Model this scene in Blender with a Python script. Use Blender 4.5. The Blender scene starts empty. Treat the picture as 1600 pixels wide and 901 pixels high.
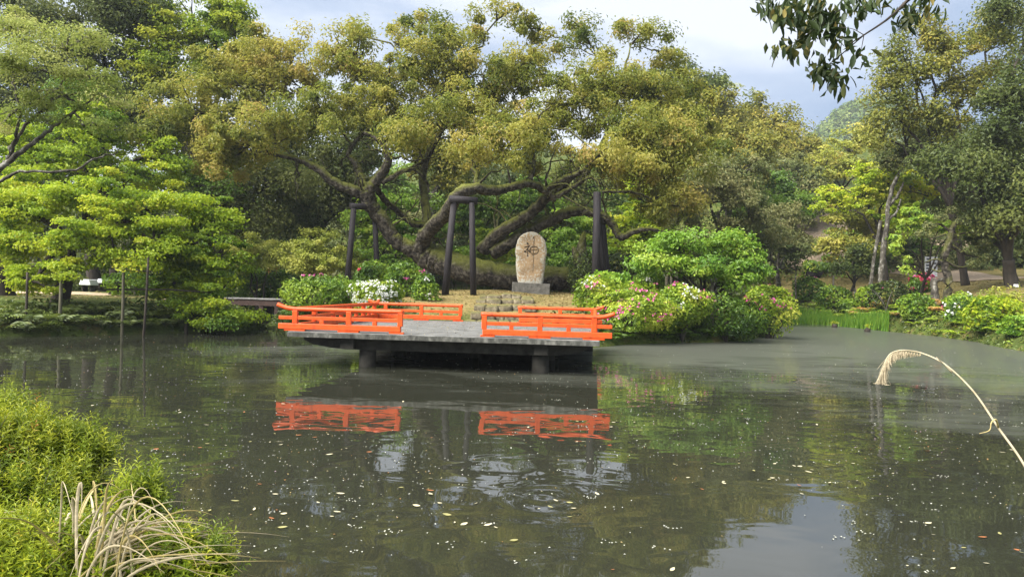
import bpy, math, random
import numpy as np
from mathutils import Matrix, Vector
rng = np.random.default_rng(7)
random.seed(7)
SC = bpy.context.scene
COL = SC.collection
R = math.radians

# ------------------------------------------------------------------ camera
F = 1067.0; H0 = 452.0; ROLL = R(1.5); CAMZ = 2.0
M3 = Matrix.Rotation(R(90) + math.atan((H0 - 450.5) / F), 3, 'X') @ Matrix.Rotation(ROLL, 3, 'Z')
cam = bpy.data.cameras.new('camera'); camo = bpy.data.objects.new('camera', cam); COL.objects.link(camo)
cam.sensor_width = 36; cam.lens = 36 * F / 1600; cam.clip_end = 3000; cam.clip_start = 0.05
camo.rotation_euler = M3.to_euler(); camo.location = (0, 0, CAMZ)
SC.camera = camo
SC.view_settings.view_transform = 'Standard'; SC.view_settings.look = 'None'
SC.view_settings.exposure = 1.58; SC.view_settings.gamma = 1
SC.render.engine = 'CYCLES'
SC.cycles.max_bounces = 6; SC.cycles.diffuse_bounces = 3; SC.cycles.glossy_bounces = 3
SC.cycles.transmission_bounces = 4; SC.cycles.transparent_max_bounces = 4; SC.cycles.caustics_reflective = False

# ------------------------------------------------------------------ sky and sun
SUN_EL, SUN_AZ = R(48), R(236)      # azimuth clockwise from +Y (camera looks +Y): behind and to one side
world = bpy.data.worlds.new('World'); SC.world = world; world.use_nodes = True
nt = world.node_tree; nt.nodes.clear()
def N(nt, t, **k):
    n = nt.nodes.new(t)
    for a, b in k.items(): setattr(n, a, b)
    return n
wo = N(nt, 'ShaderNodeOutputWorld'); bg = N(nt, 'ShaderNodeBackground'); bg.inputs[1].default_value = 0.1
sky = N(nt, 'ShaderNodeTexSky', sky_type='NISHITA', sun_disc=False, sun_elevation=SUN_EL, sun_rotation=SUN_AZ)
tc = N(nt, 'ShaderNodeTexCoord')
sp = N(nt, 'ShaderNodeMapping'); sp.inputs['Scale'].default_value = (1, 1, 2.6); sp.inputs['Location'].default_value = (0.35, 0, 0.1)
n1 = N(nt, 'ShaderNodeTexNoise'); n1.inputs['Scale'].default_value = 1.55; n1.inputs['Detail'].default_value = 6; n1.inputs['Roughness'].default_value = .5; n1.inputs['Distortion'].default_value = .3
r1 = N(nt, 'ShaderNodeValToRGB')
r1.color_ramp.elements[0].position = .42; r1.color_ramp.elements[0].color = (1.1, 1.5, 2.25, 1)
r1.color_ramp.elements[1].position = .60; r1.color_ramp.elements[1].color = (3.3, 3.45, 3.75, 1)
e = r1.color_ramp.elements.new(.52); e.color = (1.85, 2.2, 2.85, 1)
mx = N(nt, 'ShaderNodeMix', data_type='RGBA'); mx.inputs[0].default_value = .93
nt.links.new(tc.outputs['Generated'], sp.inputs[0]); nt.links.new(sp.outputs[0], n1.inputs['Vector'])
nt.links.new(n1.outputs['Fac'], r1.inputs[0]); nt.links.new(sky.outputs[0], mx.inputs[6]); nt.links.new(r1.outputs[0], mx.inputs[7])
nt.links.new(mx.outputs[2], bg.inputs[0]); nt.links.new(bg.outputs[0], wo.inputs[0])
sun = bpy.data.lights.new('sun', 'SUN'); sun.energy = 4.5; sun.angle = R(55); sun.color = (1, .96, .90)
suno = bpy.data.objects.new('sun', sun); COL.objects.link(suno)
sd = Vector((math.sin(SUN_AZ) * math.cos(SUN_EL), math.cos(SUN_AZ) * math.cos(SUN_EL), math.sin(SUN_EL)))
suno.rotation_euler = sd.to_track_quat('Z', 'Y').to_euler(); suno.location = (0, 0, 60)

# ------------------------------------------------------------------ helpers
def P(px, py, d):
    """World point seen at photo pixel (px, py), d metres ahead."""
    v = M3 @ Vector(((px - 800) / F, (450.5 - py) / F, -1))
    v *= d / v.y
    return np.array((v.x, v.y, v.z + CAMZ))
def tag(o, label=None, cat=None, group=None, kind=None):
    if label: o['label'] = label
    if cat: o['category'] = cat
    if group: o['group'] = group
    if kind: o['kind'] = kind
    return o
def empty(name, loc, label, cat, group=None):
    o = bpy.data.objects.new(name, None); COL.objects.link(o); o.location = loc; o.empty_display_size = .2
    return tag(o, label, cat, group)
class Geo:
    def __init__(s): s.v = []; s.q = []; s.t = []; s.n = 0; s.mi = []
    def add(s, v, q=None, t=None):
        v = np.asarray(v, float); s.v.append(v)
        if q is not None and len(q): s.q.append(np.asarray(q, int) + s.n)
        if t is not None and len(t): s.t.append(np.asarray(t, int) + s.n)
        s.n += len(v); return s
    def mesh(s, name, mat, smooth=True, origin=None):
        me = bpy.data.meshes.new(name)
        v = np.concatenate(s.v)
        if origin is not None: v = v - np.asarray(origin)
        q = np.concatenate(s.q) if s.q else np.zeros((0, 4), int)
        t = np.concatenate(s.t) if s.t else np.zeros((0, 3), int)
        me.vertices.add(len(v)); me.vertices.foreach_set('co', v.ravel().astype(np.float32))
        me.loops.add(q.size + t.size)
        me.loops.foreach_set('vertex_index', np.concatenate([q.ravel(), t.ravel()]).astype(np.int32))
        tot = np.concatenate([np.full(len(q), 4), np.full(len(t), 3)]).astype(np.int32)
        me.polygons.add(len(tot))
        me.polygons.foreach_set('loop_start', np.concatenate([[0], np.cumsum(tot)[:-1]]).astype(np.int32))
        me.polygons.foreach_set('use_smooth', np.full(len(tot), bool(smooth)))
        me.update(calc_edges=True)
        if mat: me.materials.append(mat)
        return me
    def obj(s, name, mat, parent=None, smooth=True):
        org = None if parent is None else np.array(parent_world(parent))
        o = bpy.data.objects.new(name, s.mesh(name, mat, smooth, org)); COL.objects.link(o)
        if parent is not None: o.parent = parent
        return o
def parent_world(p):
    v = np.zeros(3)
    while p is not None: v = v + np.array(p.location); p = p.parent
    return v
def tube(g, pts, rad, sides=6, cap=True, wob=0):
    pts = np.asarray(pts, float); n = len(pts)
    rad = np.full(n, rad, float) if np.isscalar(rad) else np.asarray(rad, float)
    tan = np.gradient(pts, axis=0); tan /= np.linalg.norm(tan, axis=1)[:, None] + 1e-9
    ref = np.array((0, 0, 1.)) if abs(tan[0][2]) < .8 else np.array((1., 0, 0))
    a = np.cross(tan, ref); a /= np.linalg.norm(a, axis=1)[:, None] + 1e-9
    b = np.cross(tan, a)
    th = np.arange(sides) / sides * 2 * math.pi
    rr = rad[:, None] * (1 + (rng.normal(0, wob, (n, sides)) if wob else 0))
    v = pts[:, None] + a[:, None] * (np.cos(th) * rr)[..., None] + b[:, None] * (np.sin(th) * rr)[..., None]
    i = np.arange(n - 1)[:, None] * sides; j = np.arange(sides)[None]
    q = np.stack([i + j, i + (j + 1) % sides, i + sides + (j + 1) % sides, i + sides + j], -1).reshape(-1, 4)
    v = v.reshape(-1, 3); t = None
    if cap:
        v = np.concatenate([v, pts[:1], pts[-1:]]); jj = np.arange(sides); m = n * sides
        t = np.concatenate([np.stack([np.full(sides, m), (jj + 1) % sides, jj], -1),
                            np.stack([np.full(sides, m + 1), (n - 1) * sides + jj, (n - 1) * sides + (jj + 1) % sides], -1)])
    g.add(v, q, t)
BOXQ = np.array([(0, 3, 2, 1), (4, 5, 6, 7), (0, 1, 5, 4), (1, 2, 6, 5), (2, 3, 7, 6), (3, 0, 4, 7)])
def box(g, c, s, rot=0, jit=0):
    c = np.asarray(c, float); s = np.asarray(s, float) / 2
    v = np.array([(-1, -1, -1), (1, -1, -1), (1, 1, -1), (-1, 1, -1), (-1, -1, 1), (1, -1, 1), (1, 1, 1), (-1, 1, 1)]) * s
    if jit: v = v + rng.normal(0, jit, v.shape)
    cr, sr = math.cos(rot), math.sin(rot)
    v = np.stack([v[:, 0] * cr - v[:, 1] * sr, v[:, 0] * sr + v[:, 1] * cr, v[:, 2]], -1)
    g.add(v + c, BOXQ)
def bar(g, p0, p1, w, h):
    p0 = np.asarray(p0, float); p1 = np.asarray(p1, float); d = p1 - p0
    d /= np.linalg.norm(d)
    side = np.cross(d, (0, 0, 1.)) if abs(d[2]) < .95 else np.cross(d, (0, 1., 0))
    side /= np.linalg.norm(side); up = np.cross(side, d)
    v = []
    for p in (p0, p1):
        for a, b in ((-1, -1), (1, -1), (1, 1), (-1, 1)): v.append(p + side * a * w / 2 + up * b * h / 2)
    g.add(v, [(0, 1, 2, 3), (7, 6, 5, 4), (0, 4, 5, 1), (1, 5, 6, 2), (2, 6, 7, 3), (3, 7, 4, 0)])
def smooth(x): x = np.clip(x, 0, 1); return x * x * (3 - 2 * x)
def bevel(o, w=.01, seg=1):
    m = o.modifiers.new('b', 'BEVEL'); m.width = w; m.segments = seg; m.limit_method = 'ANGLE'; return o
def curve(pts, n):
    """Catmull-Rom through pts."""
    p = np.asarray(pts, float); p = np.vstack([2 * p[0] - p[1], p, 2 * p[-1] - p[-2]])
    out = []
    for t in np.linspace(0, len(p) - 3 - 1e-6, n):
        i = int(t); f = t - i; a, b, c, d = p[i:i + 4]
        out.append(.5 * ((2 * b) + (-a + c) * f + (2 * a - 5 * b + 4 * c - d) * f * f + (-a + 3 * b - 3 * c + d) * f ** 3))
    return np.array(out)

# ------------------------------------------------------------------ materials
def newmat(name):
    m = bpy.data.materials.new(name); m.use_nodes = True; m.node_tree.nodes.clear(); return m, m.node_tree
def ramp(nt, cols):
    r = N(nt, 'ShaderNodeValToRGB'); el = r.color_ramp.elements
    el[0].position, el[0].color = cols[0][0], (*cols[0][1], 1)
    el[1].position, el[1].color = cols[-1][0], (*cols[-1][1], 1)
    for p, c in cols[1:-1]:
        x = el.new(p); x.color = (*c, 1)
    return r
def leafmat(name, cols, tr=.35, gl=.06):
    m, nt = newmat(name)
    at = N(nt, 'ShaderNodeAttribute', attribute_name='tint'); rp = ramp(nt, cols)
    nt.links.new(at.outputs['Fac'], rp.inputs[0])
    df = N(nt, 'ShaderNodeBsdfDiffuse'); ts = N(nt, 'ShaderNodeBsdfTranslucent'); g = N(nt, 'ShaderNodeBsdfGlossy')
    g.inputs['Roughness'].default_value = .45; g.inputs[0].default_value = (.8, .85, .8, 1)
    a = N(nt, 'ShaderNodeMixShader'); a.inputs[0].default_value = tr
    b = N(nt, 'ShaderNodeMixShader'); b.inputs[0].default_value = gl * .6
    o = N(nt, 'ShaderNodeOutputMaterial')
    nt.links.new(rp.outputs[0], df.inputs[0]); nt.links.new(rp.outputs[0], ts.inputs[0])
    nt.links.new(df.outputs[0], a.inputs[1]); nt.links.new(ts.outputs[0], a.inputs[2])
    nt.links.new(a.outputs[0], b.inputs[1]); nt.links.new(g.outputs[0], b.inputs[2]); nt.links.new(b.outputs[0], o.inputs[0])
    return m
def plain(name, cols, scale=4, rough=.8, bump=.3, detail=6, stretch=(1, 1, 1), moss=None, spec=.3, dist=.02, mossz=(.1, .7)):
    """Noise-coloured solid material in object/world coordinates."""
    m, nt = newmat(name)
    ge = N(nt, 'ShaderNodeNewGeometry'); mp = N(nt, 'ShaderNodeMapping'); mp.inputs['Scale'].default_value = stretch
    nt.links.new(ge.outputs['Position'], mp.inputs[0])
    no = N(nt, 'ShaderNodeTexNoise'); no.inputs['Scale'].default_value = scale; no.inputs['Detail'].default_value = detail; no.inputs['Roughness'].default_value = .62
    nt.links.new(mp.outputs[0], no.inputs['Vector'])
    rp = ramp(nt, cols); nt.links.new(no.outputs['Fac'], rp.inputs[0])
    pb = N(nt, 'ShaderNodeBsdfPrincipled'); pb.inputs['Roughness'].default_value = rough
    pb.inputs['Specular IOR Level'].default_value = spec
    out = rp.outputs[0]
    if moss:
        n2 = N(nt, 'ShaderNodeTexNoise'); n2.inputs['Scale'].default_value = 1.7; n2.inputs['Detail'].default_value = 5
        nt.links.new(ge.outputs['Position'], n2.inputs['Vector'])
        sx = N(nt, 'ShaderNodeSeparateXYZ'); nt.links.new(ge.outputs['Normal'], sx.inputs[0])
        ad = N(nt, 'ShaderNodeMath', operation='ADD'); nt.links.new(sx.outputs[2], ad.inputs[0]); nt.links.new(n2.outputs['Fac'], ad.inputs[1])
        mr = N(nt, 'ShaderNodeMapRange'); mr.inputs[1].default_value = .5 + mossz[0]; mr.inputs[2].default_value = .5 + mossz[1]
        nt.links.new(ad.outputs[0], mr.inputs[0])
        mi = N(nt, 'ShaderNodeMix', data_type='RGBA'); nt.links.new(mr.outputs[0], mi.inputs[0]); nt.links.new(out, mi.inputs[6]); mi.inputs[7].default_value = (*moss, 1)
        out = mi.outputs[2]
    nt.links.new(out, pb.inputs['Base Color'])
    if bump:
        bu = N(nt, 'ShaderNodeBump'); bu.inputs['Strength'].default_value = bump; bu.inputs['Distance'].default_value = dist
        nt.links.new(no.outputs['Fac'], bu.inputs['Height']); nt.links.new(bu.outputs[0], pb.inputs['Normal'])
    o = N(nt, 'ShaderNodeOutputMaterial'); nt.links.new(pb.outputs[0], o.inputs[0])
    return m
LM = dict(
 camphor=leafmat('camphor_leaf', [(0, (.09, .13, .018)), (.3, (.22, .25, .035)), (.6, (.37, .35, .06)), (.85, (.50, .42, .11)), (1, (.50, .36, .12))], .54, .03),
 maple=leafmat('maple_leaf', [(0, (.08, .16, .012)), (.4, (.24, .35, .018)), (.75, (.42, .50, .025)), (1, (.58, .56, .05))], .5, .03),
 lime=leafmat('lime_leaf', [(0, (.06, .14, .012)), (.5, (.24, .34, .022)), (1, (.50, .52, .05))], .5, .03),
 gold=leafmat('gold_leaf', [(0, (.12, .17, .025)), (.5, (.30, .33, .045)), (1, (.50, .45, .09))], .4, .04),
 pale=leafmat('pale_leaf', [(0, (.12, .19, .03)), (.5, (.30, .36, .07)), (1, (.50, .50, .17))], .45, .03),
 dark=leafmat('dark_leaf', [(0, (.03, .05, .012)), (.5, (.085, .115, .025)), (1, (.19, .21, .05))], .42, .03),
 oak=leafmat('oak_leaf', [(0, (.09, .12, .02)), (.5, (.23, .24, .04)), (.8, (.36, .32, .06)), (1, (.45, .35, .06))], .4, .03),
 grey=leafmat('grey_leaf', [(0, (.06, .09, .025)), (.5, (.15, .18, .055)), (1, (.30, .28, .11))], .4, .03),
 green=leafmat('green_leaf', [(0, (.045, .10, .01)), (.5, (.13, .23, .018)), (1, (.28, .38, .03))], .4, .05),
 bright=leafmat('bright_leaf', [(0, (.09, .20, .015)), (.5, (.22, .37, .028)), (1, (.42, .50, .06))], .45, .05),
 rhodo=leafmat('rhodo_leaf', [(0, (.12, .18, .015)), (.4, (.32, .37, .04)), (1, (.62, .60, .15))], .35, .05),
 azalea=leafmat('azalea_leaf', [(0, (.05, .11, .01)), (.5, (.14, .25, .018)), (1, (.30, .40, .03))], .35, .05),
 azalight=leafmat('azalea_light', [(0, (.10, .18, .012)), (.5, (.28, .39, .025)), (1, (.52, .54, .07))], .35, .05),
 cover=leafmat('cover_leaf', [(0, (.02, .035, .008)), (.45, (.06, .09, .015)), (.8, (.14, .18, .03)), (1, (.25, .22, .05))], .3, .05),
 iris=leafmat('iris_leaf', [(0, (.05, .13, .012)), (.5, (.12, .27, .02)), (1, (.27, .38, .04))], .4, .05),
 dryfern=leafmat('dry_fern', [(0, (.25, .13, .04)), (.5, (.45, .26, .07)), (1, (.55, .42, .16))], .3, .03),
 heather=leafmat('heather_leaf', [(0, (.05, .09, .008)), (.4, (.17, .24, .015)), (.75, (.42, .46, .03)), (.93, (.55, .54, .05)), (1, (.42, .20, .03))], .4, .05),
 litter=leafmat('litter', [(0, (.12, .08, .035)), (.55, (.25, .19, .07)), (.85, (.42, .34, .17)), (1, (.60, .52, .33))], .1, .03),
 petal=leafmat('petal', [(0, (.28, .14, .05)), (.15, (.36, .28, .12)), (.3, (.36, .36, .28)), (.9, (.52, .52, .45)), (.98, (.5, .5, .45)), (1, (.6, .3, .45))], .1, .03),
 pink=leafmat('pink_flower', [(0, (.55, .06, .25)), (.5, (.75, .14, .42)), (1, (.85, .40, .55))], .3, .02),
 white=leafmat('white_flower', [(0, (.7, .72, .62)), (1, (.85, .86, .82))], .3, .02),
 rose=leafmat('rose_flower', [(0, (.40, .03, .08)), (1, (.75, .12, .20))], .3, .02),
 far=leafmat('far_leaf', [(0, (.04, .075, .02)), (.5, (.10, .15, .03)), (1, (.20, .24, .06))], .25, .02),
)
bark = plain('bark', [(.36, (.010, .008, .006)), (.5, (.045, .037, .027)), (.64, (.13, .115, .09))], 3.2, .95, 1, moss=(.14, .15, .025), stretch=(1.6, 1.6, 1.6), dist=.22, mossz=(-.05, .75), detail=9)
barkd = plain('dark_bark', [(.3, (.022, .018, .014)), (.8, (.075, .06, .045))], 5, .9, .6, stretch=(1, 1, .3), dist=.04)
barkg = plain('grey_bark', [(.36, (.035, .03, .024)), (.54, (.10, .09, .07)), (.68, (.33, .32, .28))], 5, .9, .6, stretch=(1, 1, .6), dist=.04)
twigm = plain('twig', [(.3, (.05, .04, .03)), (.7, (.13, .11, .08))], 3, .9, 0)

# ------------------------------------------------------------------ terrain
POND = np.array([(-40, 9), (-16, 8.5), (-8.5, 7.5), (-5.0, 5.6), (-2.6, 3.9), (-1.0, 2.7), (2.5, 2.1), (4.2, 2.4), (9, 4), (15, 9), (18, 17), (20.3, 24), (21.2, 28.5),
                 (23.2, 34), (23.7, 38), (23.5, 43), (23.6, 50), (21, 54.5), (14, 57), (0, 57), (-8, 54), (-15, 49), (-18, 42), (-15.5, 37.5), (-12.3, 33), (-10.8, 29.5), (-12, 26.5),
                 (-13.4, 25.3), (-15.2, 23.6), (-17, 22.8), (-22, 21.5), (-40, 20)])
ISLE = np.array([(-9.2, 28.2), (-7.6, 26.6), (-5.4, 24.9), (-1, 24.2), (3, 24.4), (4.2, 26.1), (6, 27.2), (8.4, 28.7), (10.6, 30.6), (12.4, 33.4), (14.6, 37), (15.8, 41), (14, 45.5),
                 (8, 48), (-2, 48), (-9, 45), (-12.2, 40.5), (-12.0, 35), (-11.0, 31)])
def seg_dist(x, y, poly):
    d = np.full(x.shape, 1e9); ins = np.zeros(x.shape, bool); n = len(poly)
    for i in range(n):
        ax, ay = poly[i]; bx, by = poly[(i + 1) % n]; ex, ey = bx - ax, by - ay
        t = np.clip(((x - ax) * ex + (y - ay) * ey) / (ex * ex + ey * ey), 0, 1)
        d = np.minimum(d, np.hypot(x - ax - t * ex, y - ay - t * ey))
        c = (ay > y) != (by > y)
        with np.errstate(all='ignore'):
            xi = ax + (y - ay) / (ey if ey != 0 else 1e-9) * ex
        ins ^= c & (x < xi)
    return d, ins
def wob(x, y):
    return (np.sin(x * .9 + y * .4) * .5 + np.sin(x * 2.1 - y * 1.7 + 1) * .3 + np.sin(x * 4.3 + y * 3.9) * .15)
def shore(x, y):
    x = np.asarray(x, float); y = np.asarray(y, float)
    dp, ip = seg_dist(x, y, POND); di, ii = seg_dist(x, y, ISLE)
    s = np.where(ii, di, np.where(ip, -np.minimum(dp, di), dp))
    return s + wob(x, y) * .18, ii
def ground(x, y):
    x = np.asarray(x, float); y = np.asarray(y, float)
    s, ii = shore(x, y); sp = np.maximum(s, 0)
    edge = .45 * (1 - np.exp(-sp / .35))
    isl = 1.55 * (1 - np.exp(-sp / 3.6))
    right = smooth((x - 14) / 10) * smooth((y - 12) / 14)
    main = .75 * (1 - right) * smooth(sp / 5) + 4.0 * right * (1 - np.exp(-sp / 7.5))
    back = smooth((y - 52) / 30) * 4 + np.maximum(y - 62, 0) * .26 * smooth((x + 60) / 60) + np.maximum(y - 60, 0) * .1
    back = np.minimum(back, 22 + .03 * y)
    left = smooth((-x - 28) / 40) * 6 * smooth((y - 10) / 20)
    near = smooth((8 - y) / 5) * .1
    h = np.where(ii, edge + isl, edge + main + back + left + near)
    farhill = 80 * np.exp(-((x - 222) / 58) ** 2 - ((y - 430) / 95) ** 2)
    h = h + farhill + np.where(s > 0, wob(x * 1.3, y * 1.1) * .05 * np.minimum(sp, 1), 0)
    return np.where(s > 0, h, np.maximum(-.9, s * .8))
def gz(x, y): return float(ground(np.array([x]), np.array([y]))[0])
def hit(px, py, d0=30, d1=75):
    d = np.linspace(d0, d1, 400); q = np.array([P(px, py, v) for v in d]); k = np.nonzero(ground(q[:, 0], q[:, 1]) >= q[:, 2])[0]
    return float(d[k[0]]) if len(k) else None
def on_ground(px, d):
    p = P(px, 450, d); return np.array((p[0], p[1], gz(p[0], p[1])))
def seq(a, b, mid0, mid1, fine, grow):
    out = list(np.arange(mid0, mid1, fine)); st = fine; v = out[-1]
    while v < b: st *= grow; v += st; out.append(v)
    st = fine; v = mid0; low = []
    while v > a: st *= grow; v -= st; low.append(v)
    return np.array(low[::-1] + out)
gx = seq(-1200, 1200, -32, 32, .33, 1.12); gy = seq(-300, 2200, -2, 62, .33, 1.07)
X, Y = np.meshgrid(gx, gy); Z = ground(X, Y)
nx, ny = len(gx), len(gy)
g = Geo(); i = np.arange(ny - 1)[:, None] * nx; j = np.arange(nx - 1)[None]
g.add(np.stack([X, Y, Z], -1).reshape(-1, 3), np.stack([i + j, i + j + 1, i + nx + j + 1, i + nx + j], -1).reshape(-1, 4))
m, nt = newmat('ground')
at = N(nt, 'ShaderNodeAttribute', attribute_name='dry'); ge = N(nt, 'ShaderNodeNewGeometry')
na = N(nt, 'ShaderNodeTexNoise'); na.inputs['Scale'].default_value = 1.3; na.inputs['Detail'].default_value = 8; na.inputs['Roughness'].default_value = .65
nb = N(nt, 'ShaderNodeTexNoise'); nb.inputs['Scale'].default_value = 14; nb.inputs['Detail'].default_value = 5
for n_ in (na, nb): nt.links.new(ge.outputs['Position'], n_.inputs['Vector'])
ra = ramp(nt, [(.3, (.04, .05, .014)), (.5, (.07, .10, .02)), (.7, (.15, .12, .045))])
rb = ramp(nt, [(.3, (.08, .095, .02)), (.43, (.17, .14, .05)), (.56, (.24, .18, .075)), (.68, (.12, .14, .025))])
nt.links.new(na.outputs['Fac'], ra.inputs[0]); nt.links.new(na.outputs['Fac'], rb.inputs[0])
mi = N(nt, 'ShaderNodeMix', data_type='RGBA'); nt.links.new(at.outputs['Fac'], mi.inputs[0]); nt.links.new(ra.outputs[0], mi.inputs[6]); nt.links.new(rb.outputs[0], mi.inputs[7])
ml = N(nt, 'ShaderNodeMix', data_type='RGBA', blend_type='MULTIPLY'); ml.inputs[0].default_value = .6
rc = ramp(nt, [(.35, (.45, .45, .45)), (.65, (1.2, 1.2, 1.2))]); nt.links.new(nb.outputs['Fac'], rc.inputs[0])
nt.links.new(mi.outputs[2], ml.inputs[6]); nt.links.new(rc.outputs[0], ml.inputs[7])
pb = N(nt, 'ShaderNodeBsdfPrincipled'); pb.inputs['Roughness'].default_value = .95; pb.inputs['Specular IOR Level'].default_value = .1
bu = N(nt, 'ShaderNodeBump'); bu.inputs['Strength'].default_value = .6; bu.inputs['Distance'].default_value = .05
nt.links.new(nb.outputs['Fac'], bu.inputs['Height']); nt.links.new(bu.outputs[0], pb.inputs['Normal'])
nt.links.new(ml.outputs[2], pb.inputs[0]); oo = N(nt, 'ShaderNodeOutputMaterial'); nt.links.new(pb.outputs[0], oo.inputs[0])
go = g.obj('ground', m); tag(go, 'leaf strewn earth and grass of the island and banks', None, None, 'structure')
S_, II = shore(X, Y)
dry = np.where(II, smooth((S_ - .8) / 1.5), smooth((X - 14) / 6) * smooth((S_ - 1.5) / 2) * smooth((75 - Y) / 15) * .85)
dry = np.maximum(dry, smooth((-X - 8) / 3) * smooth((S_ - 3.5) / 2) * smooth((40 - Y) / 5) * smooth((Y - 15) / 5) * .35)
a_ = go.data.attributes.new('dry', 'FLOAT', 'POINT'); a_.data.foreach_set('value', dry.ravel().astype(np.float32))

# ------------------------------------------------------------------ water
m, nt = newmat('pond_water')
ge = N(nt, 'ShaderNodeNewGeometry')
def noise(nt, sc, stretch, det=3, rough=.5, dist=0):
    mp = N(nt, 'ShaderNodeMapping'); mp.inputs['Scale'].default_value = stretch
    no = N(nt, 'ShaderNodeTexNoise'); no.inputs['Scale'].default_value = sc; no.inputs['Detail'].default_value = det; no.inputs['Roughness'].default_value = rough; no.inputs['Distortion'].default_value = dist
    nt.links.new(ge.outputs['Position'], mp.inputs[0]); nt.links.new(mp.outputs[0], no.inputs['Vector']); return no
w1 = noise(nt, 1.1, (1, 1.5, 1), 2, .45, .6); w2 = noise(nt, .28, (1, 1, 1), 2, .4)
mul = N(nt, 'ShaderNodeMath', operation='MULTIPLY'); nt.links.new(w1.outputs['Fac'], mul.inputs[0]); nt.links.new(w2.outputs['Fac'], mul.inputs[1])
bu = N(nt, 'ShaderNodeBump'); bu.inputs['Strength'].default_value = 1; bu.inputs['Distance'].default_value = .015
nt.links.new(mul.outputs[0], bu.inputs['Height'])
prev = bu
sxyz = N(nt, 'ShaderNodeSeparateXYZ'); nt.links.new(ge.outputs['Position'], sxyz.inputs[0])
for (rx, ry, k, rad) in ((.35, 6.6, 17, .8), (-1.0, 5.9, 18, .45), (-2.9, 5.3, 13, .8)):   # rings left by rising fish
    mp = N(nt, 'ShaderNodeVectorMath', operation='DISTANCE'); mp.inputs[1].default_value = (rx, ry, 0); nt.links.new(ge.outputs['Position'], mp.inputs[0])
    s1 = N(nt, 'ShaderNodeMath', operation='MULTIPLY'); s1.inputs[1].default_value = k; nt.links.new(mp.outputs['Value'], s1.inputs[0])
    s2 = N(nt, 'ShaderNodeMath', operation='SINE'); nt.links.new(s1.outputs[0], s2.inputs[0])
    fo = N(nt, 'ShaderNodeMapRange'); fo.inputs[1].default_value = 0; fo.inputs[2].default_value = rad; fo.inputs[3].default_value = 1; fo.inputs[4].default_value = 0; nt.links.new(mp.outputs['Value'], fo.inputs[0])
    mm = N(nt, 'ShaderNodeMath', operation='MULTIPLY'); nt.links.new(s2.outputs[0], mm.inputs[0]); nt.links.new(fo.outputs[0], mm.inputs[1])
    b2 = N(nt, 'ShaderNodeBump'); b2.inputs['Distance'].default_value = .0022; b2.inputs['Strength'].default_value = 1
    nt.links.new(mm.outputs[0], b2.inputs['Height']); nt.links.new(prev.outputs[0], b2.inputs['Normal']); prev = b2
body = N(nt, 'ShaderNodeBsdfDiffuse'); body.inputs[0].default_value = (.021, .022, .014, 1)
gls = N(nt, 'ShaderNodeBsdfGlossy'); gls.inputs['Roughness'].default_value = .02; gls.inputs[0].default_value = (.95, .95, .95, 1)
nt.links.new(prev.outputs[0], gls.inputs['Normal'])
fr = N(nt, 'ShaderNodeFresnel'); fr.inputs[0].default_value = 1.75; nt.links.new(prev.outputs[0], fr.inputs['Normal'])
wm = N(nt, 'ShaderNodeMixShader'); nt.links.new(fr.outputs[0], wm.inputs[0]); nt.links.new(body.outputs[0], wm.inputs[1]); nt.links.new(gls.outputs[0], wm.inputs[2])
film = N(nt, 'ShaderNodeBsdfPrincipled'); film.inputs[0].default_value = (.090, .095, .076, 1); film.inputs['Roughness'].default_value = .35; film.inputs['Specular IOR Level'].default_value = .12
f1 = noise(nt, .16, (1, 1.8, 1), 6, .6, .8); f2 = noise(nt, 2.2, (.35, 1.6, 1), 5, .65)
ry_ = N(nt, 'ShaderNodeMapRange'); ry_.inputs[1].default_value = 7; ry_.inputs[2].default_value = 26; ry_.inputs[3].default_value = -.34; ry_.inputs[4].default_value = .30; nt.links.new(sxyz.outputs[1], ry_.inputs[0])
rx_ = N(nt, 'ShaderNodeMapRange'); rx_.inputs[1].default_value = -16; rx_.inputs[2].default_value = 8; rx_.inputs[3].default_value = -.27; rx_.inputs[4].default_value = .10; nt.links.new(sxyz.outputs[0], rx_.inputs[0])
ad = N(nt, 'ShaderNodeMath', operation='ADD'); nt.links.new(ry_.outputs[0], ad.inputs[0]); nt.links.new(rx_.outputs[0], ad.inputs[1])
kx = N(nt, 'ShaderNodeMath', operation='MULTIPLY_ADD'); kx.inputs[1].default_value = -.8; nt.links.new(sxyz.outputs[0], kx.inputs[0]); nt.links.new(sxyz.outputs[1], kx.inputs[2])
kr = N(nt, 'ShaderNodeMapRange'); kr.inputs[1].default_value = 26; kr.inputs[2].default_value = 33; kr.inputs[3].default_value = 0; kr.inputs[4].default_value = -.38; nt.links.new(kx.outputs[0], kr.inputs[0])
ad0 = N(nt, 'ShaderNodeMath', operation='ADD'); nt.links.new(ad.outputs[0], ad0.inputs[0]); nt.links.new(kr.outputs[0], ad0.inputs[1]); ad = ad0
ad2 = N(nt, 'ShaderNodeMath', operation='ADD'); nt.links.new(ad.outputs[0], ad2.inputs[0]); nt.links.new(f1.outputs['Fac'], ad2.inputs[1])
ad3 = N(nt, 'ShaderNodeMath', operation='MULTIPLY_ADD'); ad3.inputs[1].default_value = .42; nt.links.new(f2.outputs['Fac'], ad3.inputs[0]); nt.links.new(ad2.outputs[0], ad3.inputs[2])
fm = N(nt, 'ShaderNodeMapRange'); fm.inputs[1].default_value = .60; fm.inputs[2].default_value = .95; fm.inputs[3].default_value = .04; fm.inputs[4].default_value = .78; nt.links.new(ad3.outputs[0], fm.inputs[0])
fx = N(nt, 'ShaderNodeMixShader'); nt.links.new(fm.outputs[0], fx.inputs[0]); nt.links.new(wm.outputs[0], fx.inputs[1]); nt.links.new(film.outputs[0], fx.inputs[2])
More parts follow.
